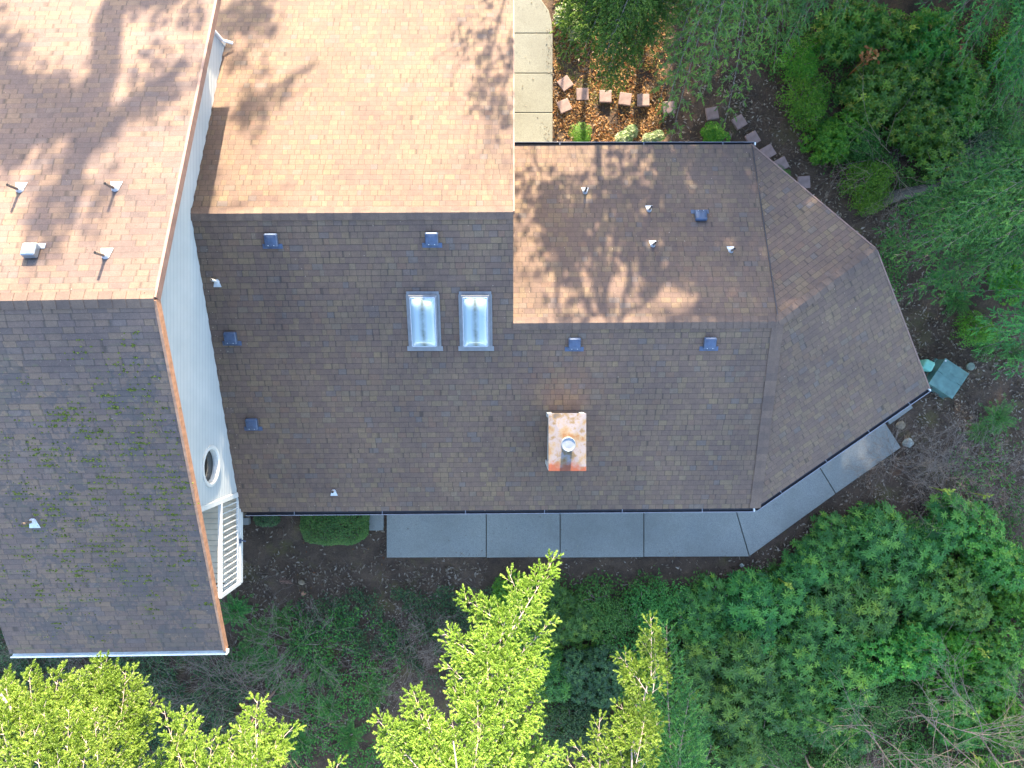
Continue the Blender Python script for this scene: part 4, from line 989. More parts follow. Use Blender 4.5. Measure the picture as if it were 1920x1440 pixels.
# clipped hedges
def hedge(label, px0, px1, py0, py1, h, seed, n, mat='box'):
    a = P(px0, py0, h); b_ = P(px1, py1, h); cx, cy = (a.x+b_.x)/2, (a.y+b_.y)/2; sx, sy = abs(b_.x-a.x)/2, abs(a.y-b_.y)/2
    rg = np.random.RandomState(seed); v = nvec(n, rg); v[:, 2] = np.abs(v[:, 2])
    e = 4.0; k = (np.abs(v[:, 0])**e+np.abs(v[:, 1])**e+np.abs(v[:, 2])**e)**(-1/e); v = v*k[:, None]; dd = 1-.12*rg.rand(n)**2+.02*np.sin(v[:, 0]*9)*np.sin(v[:, 1]*8)
    o = np.stack([v[:, 0]*sx*dd, v[:, 1]*sy*dd, .02+h*v[:, 2]*dd], 1); nr = v/[1, 1, .8]+rg.randn(n, 3)*.45+[0, 0, .3]
    fr = frames(np.cross(nr, rg.randn(n, 3)), nr)*(.05*rg.uniform(.7, 1.25, n))[:, None, None]
    t = thing('clipped_hedge', label, 'hedge', (cx, cy, 0)); g = Geo(); g.inst(LEAF[0], LEAF[1], fr, o); build(g, 'foliage', M[mat], t)
    g = Geo()
    for i in range(7): g.tube([(rg.uniform(-.5, .5)*sx, rg.uniform(-.5, .5)*sy, -.05), (rg.uniform(-.8, .8)*sx, rg.uniform(-.8, .8)*sy, h*.85)], [.02, .008], 4, cap=False)
    build(g, 'stem', M['deadtwig'], t)
hedge('large clipped box hedge with rounded corners against the lower gutter', 556, 683, 935, 1027, .8, 1, 15000)
hedge('small low clipped box bush near the balcony corner', 472, 517, 940, 990, .5, 2, 3500, 'dull')

# ---------------------------------------------------------------- ferns and shrubs
ORD = ['first', 'second', 'third', 'fourth', 'fifth', 'sixth', 'seventh', 'eighth', 'ninth', 'tenth', 'eleventh', 'twelfth', 'thirteenth', 'fourteenth']
fl = [(437, 1150, 1.1, 'beneath the balcony end of the taller building'), (480, 1195, 1.15, 'right of the white gutter corner'), (462, 1240, 1.1, 'just below the white gutter corner'),
      (522, 1165, .9, 'between the balcony and the ivy bed'), (505, 1250, 1.2, 'under the tangle of bare twigs, upper one'), (560, 1205, 1.0, 'at the left edge of the ivy bed'),
      (540, 1300, 1.1, 'under the tangle of bare twigs, lower one'), (598, 1262, 1.0, 'right of the bare twigs'), (612, 1330, 1.0, 'in the gap right of the narrow sunlit bough'),
      (700, 1300, 1.15, 'in the dark gap left of the big sunlit fir'), (655, 1385, 1.0, 'near the bottom edge left of the big fir'), (560, 1395, 1.0, 'beside the narrow sunlit bough at the bottom edge'),
      (1800, 560, 1.15, 'in the gap between the drooping boughs right of the roof corner'), (1768, 520, .8, 'beneath the bough tips at the roof corner'), (1880, 785, 1.1, 'at the right edge beyond the green utility box'),
      (1845, 812, .9, 'left neighbour of the right-edge fern above the dry brush'), (1455, 1075, .6, 'at the edge of the angled walkway'), (1905, 660, .9, 'under the bright bough at the right edge')]
for i, (px, py, s_, lb) in enumerate(fl): fern('dark green sword fern ' + lb, px, py, s_, v=i % 2)
rows = [('the row edging the walkway', [(972, 1150, 'briA', 1.1), (1065, 1165, 'rhoB', .9), (1150, 1160, 'medA', 1.0), (1240, 1165, 'medA', 1.05), (1330, 1170, 'rhoB', .95), (1420, 1160, 'rhoC', 1.0), (1498, 1098, 'rhoA', .95), (1580, 1050, 'rhoB', .95), (1672, 1020, 'rhoC', 1.0), (1770, 1010, 'rhoA', 1.0), (1870, 1030, 'lauA', 1.05)]),
        ('second row below the walkway', [(1010, 1265, 'rhoC', .95), (1110, 1270, 'palB', 1.05), (1210, 1265, 'medA', 1.1), (1310, 1275, 'rhoA', 1.0), (1415, 1265, 'rhoC', 1.05), (1515, 1200, 'rhoA', 1.0), (1612, 1140, 'rhoC', 1.0), (1715, 1115, 'rhoA', 1.05), (1815, 1120, 'lauB', 1.05), (1912, 1140, 'briA', 1.1)]),
        ('third row below the walkway', [(1090, 1385, 'dulA', 1.0), (1290, 1380, 'rhoC', 1.0), (1390, 1375, 'rhoA', 1.05), (1490, 1315, 'rhoB', 1.05), (1588, 1255, 'rhoC', 1.05), (1690, 1225, 'lauA', 1.0), (1790, 1230, 'briA', 1.2), (1890, 1240, 'lauA', 1.05)]),
        ('bottom row under bare branches', [(1200, 1470, 'dulA', 1.0), (1330, 1475, 'dulB', 1.0), (1460, 1425, 'medA', 1.0), (1570, 1375, 'rhoB', 1.0), (1680, 1340, 'medA', 1.1), (1790, 1345, 'lauB', 1.05), (1900, 1355, 'briA', 1.2), (1580, 1480, 'medA', 1.1), (1720, 1460, 'medA', 1.1), (1860, 1460, 'briB', 1.3)])]
DESC = {'rho': ('rhododendron', 'rhododendron with whorled bluish green leaves'), 'lau': ('laurel_shrub', 'glossy laurel-like shrub'), 'bri': ('leafy_shrub', 'bright green fine-leaved shrub'), 'med': ('leafy_shrub', 'mid green small-leaved shrub'), 'dul': ('leafy_shrub', 'dull dark green shrub'), 'pal': ('leafy_shrub', 'grey-green shrub with pale specks')}
proto('palB', 1.1, 1.0, 3200, .08, WH5, 'dull', 52, lumps=6)
for rn, lst in rows:
    for i, (px, py, k, s_) in enumerate(sorted(lst)):
        nm, ds = DESC[k[:3]]; shrub(k, nm, '%s, %s in %s' % (ds, ORD[i], rn), px, py, s_, zp=.9, group='shrubs massed below the walkway')
up_ = [(1522, 112, 'briB', 1.0, 'bright green shrub, topmost of the bright clump right of the twiggy tree'), (1535, 190, 'briB', 1.1, 'bright green shrub, second down in the bright clump above the leafy slope'),
       (1580, 260, 'briA', 1.0, 'bright green shrub, third down in the bright clump, above the bare stems'), (1640, 318, 'briB', 1.0, 'bright green shrub, lowest of the bright clump by the bare stems'),
       (1625, 70, 'lauA', 1.1, 'dark laurel near the top edge, left of two'), (1728, 80, 'lauB', 1.1, 'dark laurel near the top edge, right of two'), (1680, 175, 'lauA', 1.1, 'large laurel in the middle of the upper right thicket, with yellow leaves'),
       (1785, 170, 'lauB', 1.1, 'laurel right of the large one in the upper right thicket'), (1740, 265, 'lauA', 1.0, 'laurel directly above the splay of bare stems'), (1840, 270, 'dulA', 1.0, 'dark small-leaved shrub right of the splayed bare stems'),
       (1895, 90, 'briB', 1.2, 'bright shrub in the top right corner'), (1900, 200, 'medA', 1.0, 'green shrub at the right edge below the corner'), (1650, 375, 'briB', .8, 'small bright shrub beside the fallen log'), (1640, 250, 'medA', .9, 'mid green shrub left of the laurel thicket'),
       (1770, 360, 'medA', .9, 'mid green shrub behind the fallen log'), (1850, 380, 'medA', 1., 'mid green shrub under the drooping boughs at right'), (1348, 246, 'briA', .52, 'small round shrub tucked against the upper gutter'),
       (1480, 318, 'medA', .3, 'tiny plant between the pavers and the angled roof edge'), (1860, 610, 'briB', .8, 'bright feathery shrub at the right edge above the utility box'), (1905, 520, 'briA', .8, 'bright shrub at the right edge under the boughs'),
       (1880, 640, 'medA', .5, 'low green plant right of the utility box, above the litter')]
for px, py, k, s_, lb in up_: shrub(k, DESC[k[:3]][0], lb, px, py, s_, zp=.8)
shrub('palA', 'variegated_shrub', 'pale variegated shrub in the sun against the gutter, left of two', 1178, 248, .75, zp=.4); shrub('palA', 'variegated_shrub', 'pale variegated shrub against the gutter, right of two', 1228, 252, .65, zp=.4)
shrub('briB', 'leafy_shrub', 'low rusty green mound in the sun by the upper gutter', 1097, 255, .5, .35, zp=.25)
shrub('palA', 'variegated_shrub', 'pale leaved shrub beside the curved end of the top path', 1075, 25, 1.2, zp=.8)
# russet leaves on one laurel branch
def tuft(name, label, px, py, z, r, n, size, mat, seed, cat='branch'):
    rg = np.random.RandomState(seed); p = P(px, py, z); o = nvec(n, rg)*r*rg.rand(n, 1)**.5*[1, 1, .4]; nr = rg.randn(n, 3)*.4+[0, 0, 1]
    g = Geo(); g.inst(LEAF[0], LEAF[1], frames(np.cross(nr, rg.randn(n, 3)), nr)*size, o)
    for k in range(5): g.tube([(0, 0, -z*.7), tuple(o[k]*.5), tuple(o[k])], [.008, .006, .003], 3, cap=False)
    q = build(g, name, M[mat]); q.location = p; tag(q, label, cat)
tuft('dead_branch', 'cluster of russet dead leaves in the dark laurel thicket', 1630, 105, 1.9, .33, 34, .15, 'litterr', 1)
for i, (px, py, lb) in enumerate(((1620, 182, 'yellow leaves beneath the russet cluster in the laurel thicket'), (1590, 25, 'yellow leaves near the top edge of the laurel thicket'), (1712, 50, 'yellow sprig right of the top laurels'),
                                  (1480, 1100, 'yellow-green sprig in the rhododendrons near the walkway'), (1850, 930, 'yellow leaf sprig on the dry brush, right one'), (1780, 922, 'yellow leaf sprig on the dry brush, left one'), (1840, 1425, 'single yellow sprig at the bottom right'), (1850, 1225, 'pale yellow sprig among the bare branches'))):
    tuft('yellow_sprig', lb, px, py, 1.45 if py < 1300 else 1.6, .14, 10, .11, 'ylw', 10+i)

# bare growth
bare_shrub('splay of long bare grey stems above the fallen log', 1695, 275, 1, 2.3, 22, 'deadtwig', .35, 2, thick=.012)
for i, (px, py, r_, lb) in enumerate(((1690, 868, .9, 'dry brown brush nearest the end of the walkway'), (1760, 880, 1.1, 'dry brown brush right of the walkway end, second one'), (1830, 880, 1.2, 'dry brown brush below the right-edge ferns'), (1900, 900, 1.1, 'dry brown brush at the right edge'), (1790, 930, .9, 'dry brush fringe on top of the rhododendrons'))):
    bare_shrub(lb, px, py, 20+i, r_, 26, 'deadtwig', .3, 3, 'dry brush beyond the walkway end', .007)
for i, (px, py, r_, mt, lb) in enumerate(((545, 1230, 1.5, 'deadtwig', 'tangle of bare twigs over the ferns, upper one'), (480, 1330, 1.8, 'deadtwig', 'large tangle of bare twigs under the sunlit boughs'), (400, 1300, 1.6, 'deadtwig', 'bare twigs in front of the taller building, right one'),
                                          (220, 1245, 1.5, 'deadtwig', 'bare twigs along the white gutter, left one'), (90, 1250, 1.2, 'deadtwig', 'bare twigs near the left end of the gutter'), (760, 1250, 1.0, 'deadtwig', 'dry twigs in the gap left of the big fir'), (800, 1200, .8, 'deadtwig', 'dry twigs at the left side of the big fir'))):
    bare_shrub(lb, px, py, 40+i, r_, 20, mt, .55, 3, 'bare twiggy shrubs in the lower left', .009, zp=.7)
# tall bare sapling whose tips reach into the sun
def bare_tree(label, base, height, seed, mat='deadtwig', r=.07, l0=None, kids=5, depth=4, spread=.6, name='bare_tree', lean=(0, 0), first=.25, cat='tree', group=None, kl=.5):
    rg = random.Random(seed); t = thing(name, label, cat, base, group=group); g = Geo(); top = Vector((lean[0], lean[1], height)); n = 10
    pts = [Vector((0, 0, -.2)).lerp(top, i/n)+Vector((.12*sin(i*1.1+seed), .12*sin(i*.8+seed*2), 0))*(i/n) for i in range(n+1)]
    g.tube(pts, [r*(1-.85*i/n) for i in range(n+1)], 7, cap=False); build(g, 'trunk', M[mat], t)
    g = Geo()
    for k in range(kids):
        f = first+(1-first)*(k+.5)/kids; i = min(n-1, int(f*n)); p = pts[i].lerp(pts[i+1], f*n-i); a = k*2.4+rg.uniform(-.4, .4)
        twigs(g, p, (cos(a), sin(a), .7), height*kl*(1.1-f*.6), r*(1-.8*f)*.6, depth-1, rg, spread, .22, 4, 4, .05)
    build(g, 'branches', M[mat], t); return t
bare_tree('tall bare sapling whose reddish twig tips catch the sun below the taller building', P(520, 1290, 0), 6.3, 3, 'redtwig', .03, kids=5, depth=3, first=.5, lean=(-.3, -.4), kl=.28)
for i, (px, py, hgt, ln, lb) in enumerate(((1590, 1330, 3.2, (.5, -.9), 'bare grey branches over the rhododendrons, left one'), (1690, 1300, 3.6, (.6, -1.0), 'bare grey branches over the rhododendrons, middle one'), (1800, 1330, 3.4, (-.2, -1.0), 'bare grey branches over the lower right shrubs'), (1880, 1300, 3.2, (.5, -.6), 'bare grey branches near the right edge'), (1500, 1400, 2.6, (.2, -.8), 'bare twigs at the bottom among the shrubs'))):
    bare_tree(lb, P(px, py, 0), hgt, 60+i, 'deadtwig', .04, kids=7, depth=4, first=.25, lean=ln, group='bare trees in the lower right', kl=.62, spread=.75)
# fallen log
g = Geo(); a, b_ = P(1652, 378, .25), P(1790, 335, .6); g.tube([a.lerp(b_, i/8)+Vector((0, .04*sin(i), 0)) for i in range(9)], [.17, .19, .18, .17, .17, .16, .15, .15, .14], 10)
o = build(g, 'fallen_log', M['oldlog']); tag(o, 'fallen grey log pointing out of the leaf litter beneath the boughs', 'log')
# red wire tangle and white hose loop on the soil
g = Geo(); rg = random.Random(9)
for _ in range(9):
    p = P(536, 1088, .04); g.tube([p+Vector((rg.uniform(-.25, .25), rg.uniform(-.1, .1), rg.uniform(0, .06))) for _ in range(5)], .004, 3, cap=False)
o = build(g, 'red_wire', M['redtwig']); tag(o, 'thin tangle of reddish stems on the soil below the balcony', 'stems')

# ---------------------------------------------------------------- sunlit firs at the bottom
KW = dict(dense=1.0, bare=.08, ang=50, wide=.42, droop=.05, shoot=.145, gap=.13, tg=.062, thick=.003)
N_ = dict(wide=.26)
conifer('fir_tree', 'big sunlit yellow-green fir whose long bough reaches toward the walkway', (-1.5, -12.3, 0), 11.5, .14, [], 'fir', 1,
        limbs=[((8.6, (880, 1520, 8.6), (892, 1400, 8.5), (925, 1260, 8.0), (985, 1140, 7.3)), .03, .008), ((8.2, (850, 1500, 8.2), (850, 1440, 8.0)), .02, .01), ((9, (860, 1500, 9.2), (850, 1390, 9.0)), .04, .012)],
        fingers=[(1034, 1042, 6.9, 955, 1200, 7.8, N_), (955, 1078, 7.0, 985, 1160, 7.4, dict(wide=.3)), (868, 1116, 7.2, 965, 1195, 7.7), (836, 1185, 7.4, 940, 1265, 8.0), (838, 1243, 7.6, 930, 1320, 8.2), (848, 1290, 7.9, 905, 1370, 8.4),
                 (1030, 1162, 7.2, 950, 1260, 7.9, dict(wide=.3)), (1020, 1210, 7.4, 945, 1300, 8.0), (1012, 1300, 7.6, 905, 1400, 8.4), (1010, 1250, 7.4, 930, 1330, 8.1), (1048, 1412, 7.4, 910, 1490, 8.4), (1000, 1370, 7.8, 900, 1450, 8.5), (945, 1150, 7.6, 925, 1290, 8.1),
                 (905, 1190, 7.8, 920, 1330, 8.3), (960, 1240, 8.0, 905, 1380, 8.5), (900, 1280, 8.3, 890, 1420, 8.7), (955, 1350, 8.4, 890, 1470, 8.9), (775, 1296, 7.4, 835, 1440, 8.2), (706, 1352, 7.2, 820, 1470, 8.2), (742, 1370, 7.2, 800, 1480, 8.0), (800, 1350, 7.8, 840, 1480, 8.4),
                 (850, 1350, 8.4, 870, 1480, 8.8), (900, 1385, 8.8, 880, 1510, 9.2), (780, 1420, 7.8, 850, 1520, 8.4), (960, 1410, 8.4, 900, 1520, 9.0), (835, 1410, 8.6, 860, 1530, 9)],
        extra=8, exlen=2.0, exz=(.1, .5), **KW)
conifer('fir_tree', 'broad sunlit fir filling the bottom left corner', (-9.6, -12.6, 0), 13, .2, [], 'fir', 2,
        limbs=[((9.6, (120, 1560, 9.8), (90, 1430, 9.9), (0, 1300, 9.6)), .07, .02), ((9.2, (200, 1520, 9.4), (200, 1360, 9.2)), .04, .012), ((9.8, (150, 1540, 10), (150, 1440, 10)), .04, .02)],
        fingers=[(12, 1268, 9.2, 20, 1380, 9.8), (58, 1260, 9.0, 70, 1390, 9.7), (112, 1262, 9.0, 100, 1400, 9.7), (140, 1275, 9.1, 120, 1400, 9.7), (186, 1238, 8.8, 200, 1370, 9.4), (165, 1262, 8.8, 190, 1380, 9.4), (238, 1258, 8.7, 215, 1390, 9.4), (250, 1290, 8.8, 215, 1400, 9.3), (288, 1318, 8.6, 235, 1410, 9.2), (275, 1350, 8.8, 220, 1430, 9.3),
                 (30, 1310, 9.6, 50, 1430, 10), (80, 1320, 9.8, 90, 1440, 10.1), (130, 1330, 9.8, 120, 1460, 10.2), (180, 1320, 9.4, 180, 1450, 9.9), (232, 1340, 9.2, 210, 1470, 9.7), (0, 1350, 9.8, 40, 1460, 10.2), (60, 1370, 10, 90, 1490, 10.4), (160, 1380, 10, 150, 1500, 10.4), (220, 1400, 9.6, 190, 1510, 10), (270, 1410, 9.2, 230, 1520, 9.6), (110, 1395, 10.2, 120, 1520, 10.5), (-20, 1300, 9.6, 10, 1420, 10)],
        extra=6, exlen=2.0, exz=(.2, .6), dense=1.0, bare=.12, ang=50, wide=.48, droop=.05, shoot=.135, gap=.13, tg=.062, thick=.003)
conifer('fir_tree', 'narrower sunlit fir between the corner fir and the big fir', (-5.8, -12.5, 0), 10.5, .13, [], 'fir', 3,
        limbs=[((8.2, (470, 1540, 8.4), (480, 1440, 8.3), (484, 1370, 7.9)), .03, .01), ((8.2, (380, 1540, 8.6), (350, 1440, 8.4)), .03, .01)],
        fingers=[(484, 1314, 7.4, 482, 1430, 8.2), (548, 1362, 7.5, 478, 1450, 8.2), (446, 1360, 7.8, 475, 1450, 8.2, N_), (520, 1395, 7.8, 470, 1480, 8.3), (430, 1385, 7.9, 440, 1490, 8.4), (345, 1338, 7.7, 352, 1440, 8.3), (310, 1332, 7.8, 345, 1440, 8.4, N_), (330, 1375, 8, 350, 1470, 8.5), (395, 1385, 8, 390, 1490, 8.5), (470, 1380, 8.2, 470, 1500, 8.6), (365, 1410, 8.4, 370, 1520, 8.8), (500, 1420, 8.2, 460, 1520, 8.6), (300, 1420, 8.2, 340, 1520, 8.7), (420, 1430, 8.4, 420, 1530, 8.8), (632, 1432, 7.4, 615, 1500, 7.8, N_)],
        extra=6, exlen=1.9, exz=(.2, .55), **KW)
conifer('fir_tree', 'thin sparse fir right of the big fir, lit only along its spine', (2.4, -12.4, 0), 8.5, .10, [], 'fir', 4,
        limbs=[((6.4, (1180, 1520, 6.4), (1185, 1400, 6.2), (1222, 1260, 5.6), (1218, 1190, 5.2)), .03, .008), ((6, (1120, 1530, 6), (1125, 1420, 5.9)), .02, .01)],
        fingers=[(1217, 1158, 5.3, 1224, 1270, 5.9, dict(wide=.34)), (1162, 1232, 5.4, 1215, 1300, 6.0), (1230, 1205, 5.3, 1222, 1300, 5.9), (1215, 1330, 5.9, 1190, 1430, 6.4), (1140, 1400, 6, 1150, 1500, 6.4), (1185, 1262, 5.3, 1210, 1330, 5.8), (1237, 1350, 5.6, 1195, 1400, 6.1), (1190, 1300, 5.8, 1195, 1390, 6.1), (1165, 1320, 5.8, 1190, 1420, 6.2), (1080, 1398, 5.6, 1120, 1450, 5.9, N_), (1127, 1345, 5.6, 1122, 1430, 5.9, N_), (1160, 1385, 6, 1180, 1480, 6.3), (1225, 1400, 5.9, 1190, 1470, 6.3), (1060, 1425, 5.6, 1110, 1490, 6, N_)],
        extra=3, exlen=1.4, exz=(.2, .5), dense=1, bare=.05, ang=50, wide=.45, droop=.06, shoot=.14, gap=.12, tg=.06, thick=.003)
conifer('hemlock_tree', 'soft dark green hemlock beside the thin sunlit fir', (3.9, -12.4, 0), 6.2, .09,
        [(1262, 1180, 3.2, 3.8), (1300, 1290, 3.6, 4.0), (1330, 1400, 3.6, 4.0), (1215, 1300, 3.4, 3.9), (1270, 1400, 4.2, 4.5), (1390, 1440, 3.4, 3.9)], 'hem', 5, SHOOTL, extra=4, exlen=1.2, exz=(.25, .6), dense=.8, bare=.2, ang=55, wide=.3, droop=.2, shoot=.13, fine=False)

# ---------------------------------------------------------------- boughs at the right and along the top
HK = dict(dense=.8, bare=.14, ang=46, wide=.21, droop=.12, shoot=.15, fine=True, gap=.14, tg=.07, thick=.003)
conifer('hemlock_tree', 'large hemlock at the right edge with long drooping boughs reaching the roof corner', (16.6, 6.8, 0), 10.5, .2,
        [(1645, 478, 3.0, 5.4), (1652, 420, 3.0, 5.2), (1688, 545, 3.0, 5.3), (1700, 380, 3.2, 5.0), (1722, 500, 3.4, 5.8), (1760, 330, 3.2, 5.2), (1790, 520, 3.4, 5.6), (1770, 420, 4.2, 6.4), (1830, 300, 3.6, 5.6), (1840, 470, 4.4, 6.6), (1870, 380, 5, 7), (1850, 540, 3.2, 5.4), (1810, 350, 4.6, 6.4), (1720, 440, 4.0, 6.0), (1900, 500, 4.6, 6.4), (1680, 470, 3.4, 5.6), (1700, 500, 3.2, 5.2), (1740, 470, 4.2, 6.2), (1780, 470, 4.6, 6.6), (1800, 400, 5, 7), (1860, 440, 5.2, 7), (1740, 390, 3.8, 5.8), (1820, 520, 4, 6), (1880, 330, 4.8, 6.6), (1900, 420, 5.6, 7.4), (1760, 560, 2.8, 4.8)],
        'hem', 11, SHOOTL, extra=8, exlen=2.4, exz=(.3, .8), **HK)
conifer('hemlock_tree', 'bright hemlock boughs at the right edge just above the utility box', (16.9, 2.2, 0), 8, .16,
        [(1838, 655, 2.2, 4.2), (1800, 540, 2.4, 4.4), (1870, 690, 2.2, 4), (1845, 590, 3, 4.8), (1890, 560, 3.4, 5), (1900, 640, 3.2, 4.6), (1830, 620, 2.6, 4.4), (1870, 620, 3.4, 5), (1905, 600, 3.8, 5.4), (1895, 690, 2.6, 4.2)], 'hem', 12, SHOOTL, extra=5, exlen=1.6, exz=(.3, .8), **HK)
conifer('hemlock_tree', 'hemlock in the top right corner with layered dark boughs', (14.2, 12.6, 0), 10, .18,
        [(1770, 60, 3.2, 5), (1790, 130, 3.2, 5.2), (1850, 200, 3.2, 5), (1830, 40, 4, 6), (1870, 120, 4.4, 6), (1905, 250, 3.4, 5), (1740, 10, 3.4, 5), (1800, 90, 4, 6), (1850, 130, 4.4, 6.2), (1900, 60, 5, 6.8), (1880, 200, 4, 5.8), (1810, 20, 4.4, 6)], 'hem', 13, SHOOTL, extra=5, exlen=2.2, exz=(.3, .8), **HK)
conifer('hemlock_tree', 'thin twiggy hemlock over the pavers right of the sunny bed', (6.4, 13.6, 0), 10.5, .15,
        [(1268, 262, 2.6, 4.2), (1232, 190, 2.8, 4.4), (1300, 170, 3.2, 5), (1350, 225, 2.6, 4.6), (1405, 150, 2.8, 4.8), (1215, 120, 2.8, 4.4), (1260, 210, 3, 4.8), (1330, 130, 3.8, 5.6), (1370, 90, 4, 5.8), (1420, 60, 4, 5.8), (1450, 120, 3, 5), (1300, 80, 4, 5.8), (1240, 50, 3.4, 5), (1470, 50, 3.6, 5.2)],
        'hem2', 14, SHOOTL, extra=6, exlen=2.4, exz=(.55, .95), dense=.62, bare=.35, ang=52, wide=.27, droop=.12, shoot=.16, fine=True, gap=.16, tg=.09, thick=.004)
conifer('hemlock_tree', 'hemlock bough clump half in sun beside the curved path end', (4.3, 14.4, 0), 9.0, .12,
        [(1058, 60, 2.8, 4.2), (1062, 100, 2.9, 4.4), (1090, 105, 3, 4.6), (1120, 150, 3.0, 4.6), (1150, 160, 2.8, 4.6), (1100, 60, 3.4, 5), (1150, 100, 3.8, 5.2), (1190, 105, 3.2, 5), (1180, 40, 4, 5.4), (1130, 40, 4, 5.4), (1085, 20, 3.6, 5), (1160, 60, 4.2, 5.6), (1110, 90, 3.6, 5)],
        'hem2', 15, SHOOT, extra=0, gap=.12, dense=.9, bare=.2, ang=50, wide=.34, droop=.12, shoot=.12)
conifer('hemlock_tree', 'hemlock at the top edge between the twiggy tree and the laurels', (9.3, 14.6, 0), 10, .16,
        [(1500, 60, 3, 5), (1475, 20, 3.4, 5.2), (1560, 40, 3.2, 5.2), (1620, 10, 3.2, 5), (1530, 10, 4.2, 6), (1480, 90, 3.4, 5.2), (1520, 40, 4, 5.8), (1590, 20, 4, 5.8)], 'hem', 16, SHOOTL, extra=10, exlen=2.6, exz=(.35, .9), **HK)

# ---------------------------------------------------------------- forest to the north whose shade falls over the place
NWK = dict(dense=.75, bare=.12, ang=52, wide=.42, droop=.2, shoot=.22, fine=False)
shader = conifer('fir_tree', 'tall dark fir in the wood north of the building, first one', (8.4, 19.5, 0), 18, .24, [], 'hem', 31, SHOOTL, extra=84, exlen=3.2, exz=(.12, .98), **NWK)
high = conifer('fir_tree', 'high-crowned fir in the wood north of the building, first one', (7.0, 18.6, 0), 17.5, .2, [], 'hem', 32, SHOOTL, extra=56, exlen=2.5, exz=(.40, .98), **NWK)
for pr, spots, lb in ((shader, [(8.9, 15.4, .9, 2.9), (9.4, 16.6, .95, .4), (11.0, 18.2, 1.0, 1), (13.6, 19.6, 1.1, 2), (16.4, 18.4, 1.05, 3), (19.4, 20, 1.1, 4), (9.6, 22.6, 1.2, 5), (12.4, 23.5, 1.25, .5), (15.6, 24, 1.2, 1.5), (19, 25, 1.25, 2.5), (22.5, 19, 1.0, 1.2), (17.8, 12.5, .8, 2.2), (18.8, 5.5, .75, .7)], 'tall dark fir in the wood north of the building, %s one'),
                      (high, [(7.9, 21.5, 1.05, 2), (6.4, 24, 1.1, 3), (7.4, 26, 1.2, 4)], 'high-crowned fir in the wood north of the building, %s one')):
    for i, (x, y, s_, r_) in enumerate(spots):
        c = dup(pr); c.location = (x, y, 0); c.scale = (s_,)*3; c.rotation_euler = (0, 0, r_); c['label'] = lb % ORD[i+1]; c['group'] = 'firs of the north wood'
    pr['group'] = 'firs of the north wood'

def shade_tree(label, base, limbs, seed, spr=.45, mat='bark'):
    """limbs: polylines of points at true size"""
    rg = random.Random(seed); base = Vector(base); t = thing('bare_tree', label, 'tree', base); g = Geo(); g2 = Geo(); gl = Geo(); O = []
    for li, (pts, r0, r1, sub, fol) in enumerate(limbs):
        pts = [Vector(p)-base for p in pts]; n = len(pts)
        sm = []
        for i in range(n-1):
            for k in range(4): sm.append(pts[i].lerp(pts[i+1], k/4)+Vector((rg.gauss(0, .04), rg.gauss(0, .04), rg.gauss(0, .04))))
        sm.append(pts[-1]); m = len(sm)
        (g if li == 0 else g2).tube(sm, [r0+(r1-r0)*i/(m-1) for i in range(m)], 7, cap=False)
        for _ in range(sub):
            k = rg.randrange(m//3, m-1); d = (sm[k+1]-sm[k]).normalized(); twigs(g2, sm[k], d+Vector((rg.gauss(0, .7), rg.gauss(0, .5), rg.gauss(0, .7))), rg.uniform(1, 2.4), max(.018, r1*.4), 2, rg, .6, .25, 3, 3)
        for _ in range(fol):
            k = rg.randrange(m//3, m); O.append(sm[k]+Vector((rg.gauss(0, spr), rg.gauss(0, .5), rg.gauss(0, spr*.8))))
    build(g, 'trunk', M[mat], t); build(g2, 'limbs', M[mat], t)
    if O:
        O = np.array([tuple(o) for o in O]); rn = np.random.RandomState(seed); OO = np.repeat(O, 9, 0)+rn.randn(len(O)*9, 3)*.22; nr = rn.randn(len(OO), 3)
        gl.inst(WH5[0], WH5[1], frames(np.cross(nr, rn.randn(len(OO), 3)), nr)*.17, OO); build(gl, 'foliage', M['hem'], t)
    return t
def shpt(px, py, zf, Y): return tuple(sunback(onroof(px, py, zf), Y))
YT = 27
bs = Vector(shpt(230, 0, zleft, YT)); gx = bs.x
def zp_(px, py): return shpt(px, py, zleft, YT)
shade_tree('huge maple north of the taller building', (gx+1.0, YT, 0), [
    ([(gx+1.0, YT, 0), (gx+.9, YT, 6), (gx+.5, YT, 12), zp_(215, 10), zp_(190, 130), zp_(180, 230)], .42, .30, 0, 0),
    ([zp_(180, 230), zp_(125, 320), zp_(85, 400), zp_(75, 450)], .28, .06, 1, 14),
    ([zp_(165, 270), zp_(230, 215), zp_(290, 165), zp_(345, 115)], .26, .12, 1, 10),
    ([zp_(180, 200), zp_(120, 215), zp_(50, 180), zp_(-40, 130)], .30, .26, 1, 50),
    ([zp_(120, 240), zp_(60, 225), zp_(-30, 210)], .26, .24, 1, 60),
    ([zp_(215, 0), zp_(280, 5), zp_(340, 0)], .14, .08, 0, 14), ([zp_(160, 240), zp_(150, 330), zp_(130, 420), zp_(110, 470)], .14, .05, 0, 6),
    ([zp_(40, 200), zp_(20, 260), zp_(-10, 290)], .14, .1, 1, 18)], 5, .36)
YM = 30
b3 = Vector(shpt(470, 30, zlow, YM))
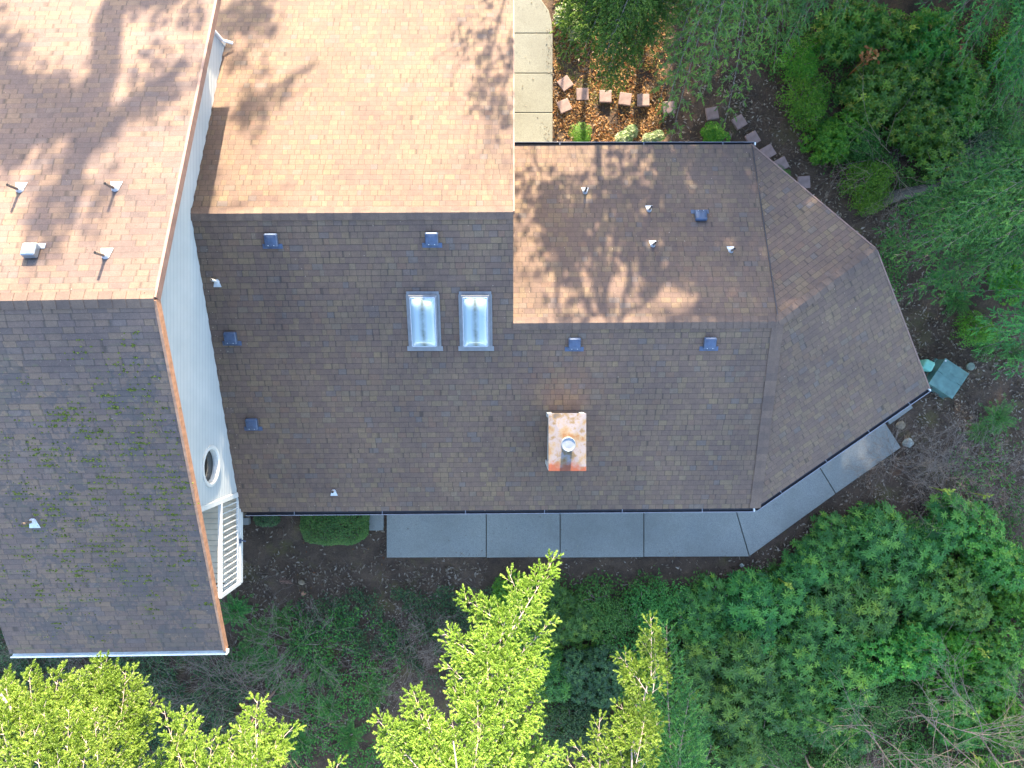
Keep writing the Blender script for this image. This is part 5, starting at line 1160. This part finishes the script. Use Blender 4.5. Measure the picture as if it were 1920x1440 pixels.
shade_tree('slim maple north of the lower building', (b3.x+1.5, YM, 0), [
    ([(b3.x+1.5, YM, 0), (b3.x+1.2, YM, 8), shpt(480, -90, zlow, YM), shpt(470, -20, zlow, YM)], .14, .05, 0, 0),
    ([shpt(430, 20, zlow, YM), shpt(490, 35, zlow, YM), shpt(420, 48, zlow, YM), shpt(470, 50, zlow, YM)], .13, .10, 0, 26),
    ([shpt(590, 120, zlow, YM), shpt(530, 155, zlow, YM), shpt(475, 190, zlow, YM), shpt(445, 215, zlow, YM)], .07, .05, 0, 10)], 6, .28)
YA = 20
b4 = Vector(shpt(950, 60, zlow, YA))
shade_tree('alder north of the top path', (b4.x+1.9, YA, 0), [
    ([(b4.x+1.9, YA, 0), (b4.x+1.7, YA, 4), (b4.x+1.0, YA, 6.5), shpt(975, 0, zlow, YA), shpt(935, 40, zlow, YA), shpt(915, 120, zlow, YA), shpt(905, 190, zlow, YA)], .05, .02, 3, 4),
    ([shpt(955, 60, zlow, YA), shpt(950, 150, zlow, YA), shpt(940, 190, zlow, YA)], .03, .015, 4, 8),
    ([shpt(930, 60, zlow, YA), shpt(880, 60, zlow, YA), shpt(880, 90, zlow, YA)], .02, .01, 2, 3)], 7)
YD = 17.5
def dp(px, py): return shpt(px, py, zlow, YD)
b5 = Vector(dp(1110, 275))
shade_tree('many-stemmed tree north of the sunny bed', (b5.x-.1, YD, 0), [
    ([(b5.x-.1, YD, 0), (b5.x, YD, 4), dp(1130, 620), dp(1118, 520), dp(1110, 440), dp(1125, 370)], .10, .05, 4, 12),
    ([dp(1115, 590), dp(1060, 480), dp(1035, 400), dp(1022, 350)], .06, .02, 7, 20), ([dp(1130, 560), dp(1155, 450), dp(1165, 350), dp(1160, 280)], .07, .03, 7, 18),
    ([dp(1090, 560), dp(1080, 430), dp(1096, 350)], .05, .02, 6, 20), ([dp(1050, 590), dp(1045, 520), dp(1060, 440)], .05, .03, 3, 16), ([dp(1170, 600), dp(1185, 480), dp(1175, 410)], .05, .02, 4, 12),
    ([dp(1150, 640), dp(1215, 560), dp(1245, 450), dp(1270, 330)], .06, .03, 6, 22), ([dp(1200, 560), dp(1290, 500), dp(1330, 400), dp(1330, 300)], .08, .05, 6, 36), ([dp(1230, 300), dp(1250, 280), dp(1260, 400)], .05, .03, 3, 26),
    ([dp(1250, 300), dp(1300, 420), dp(1350, 560)], .06, .05, 3, 44)], 8, .26)
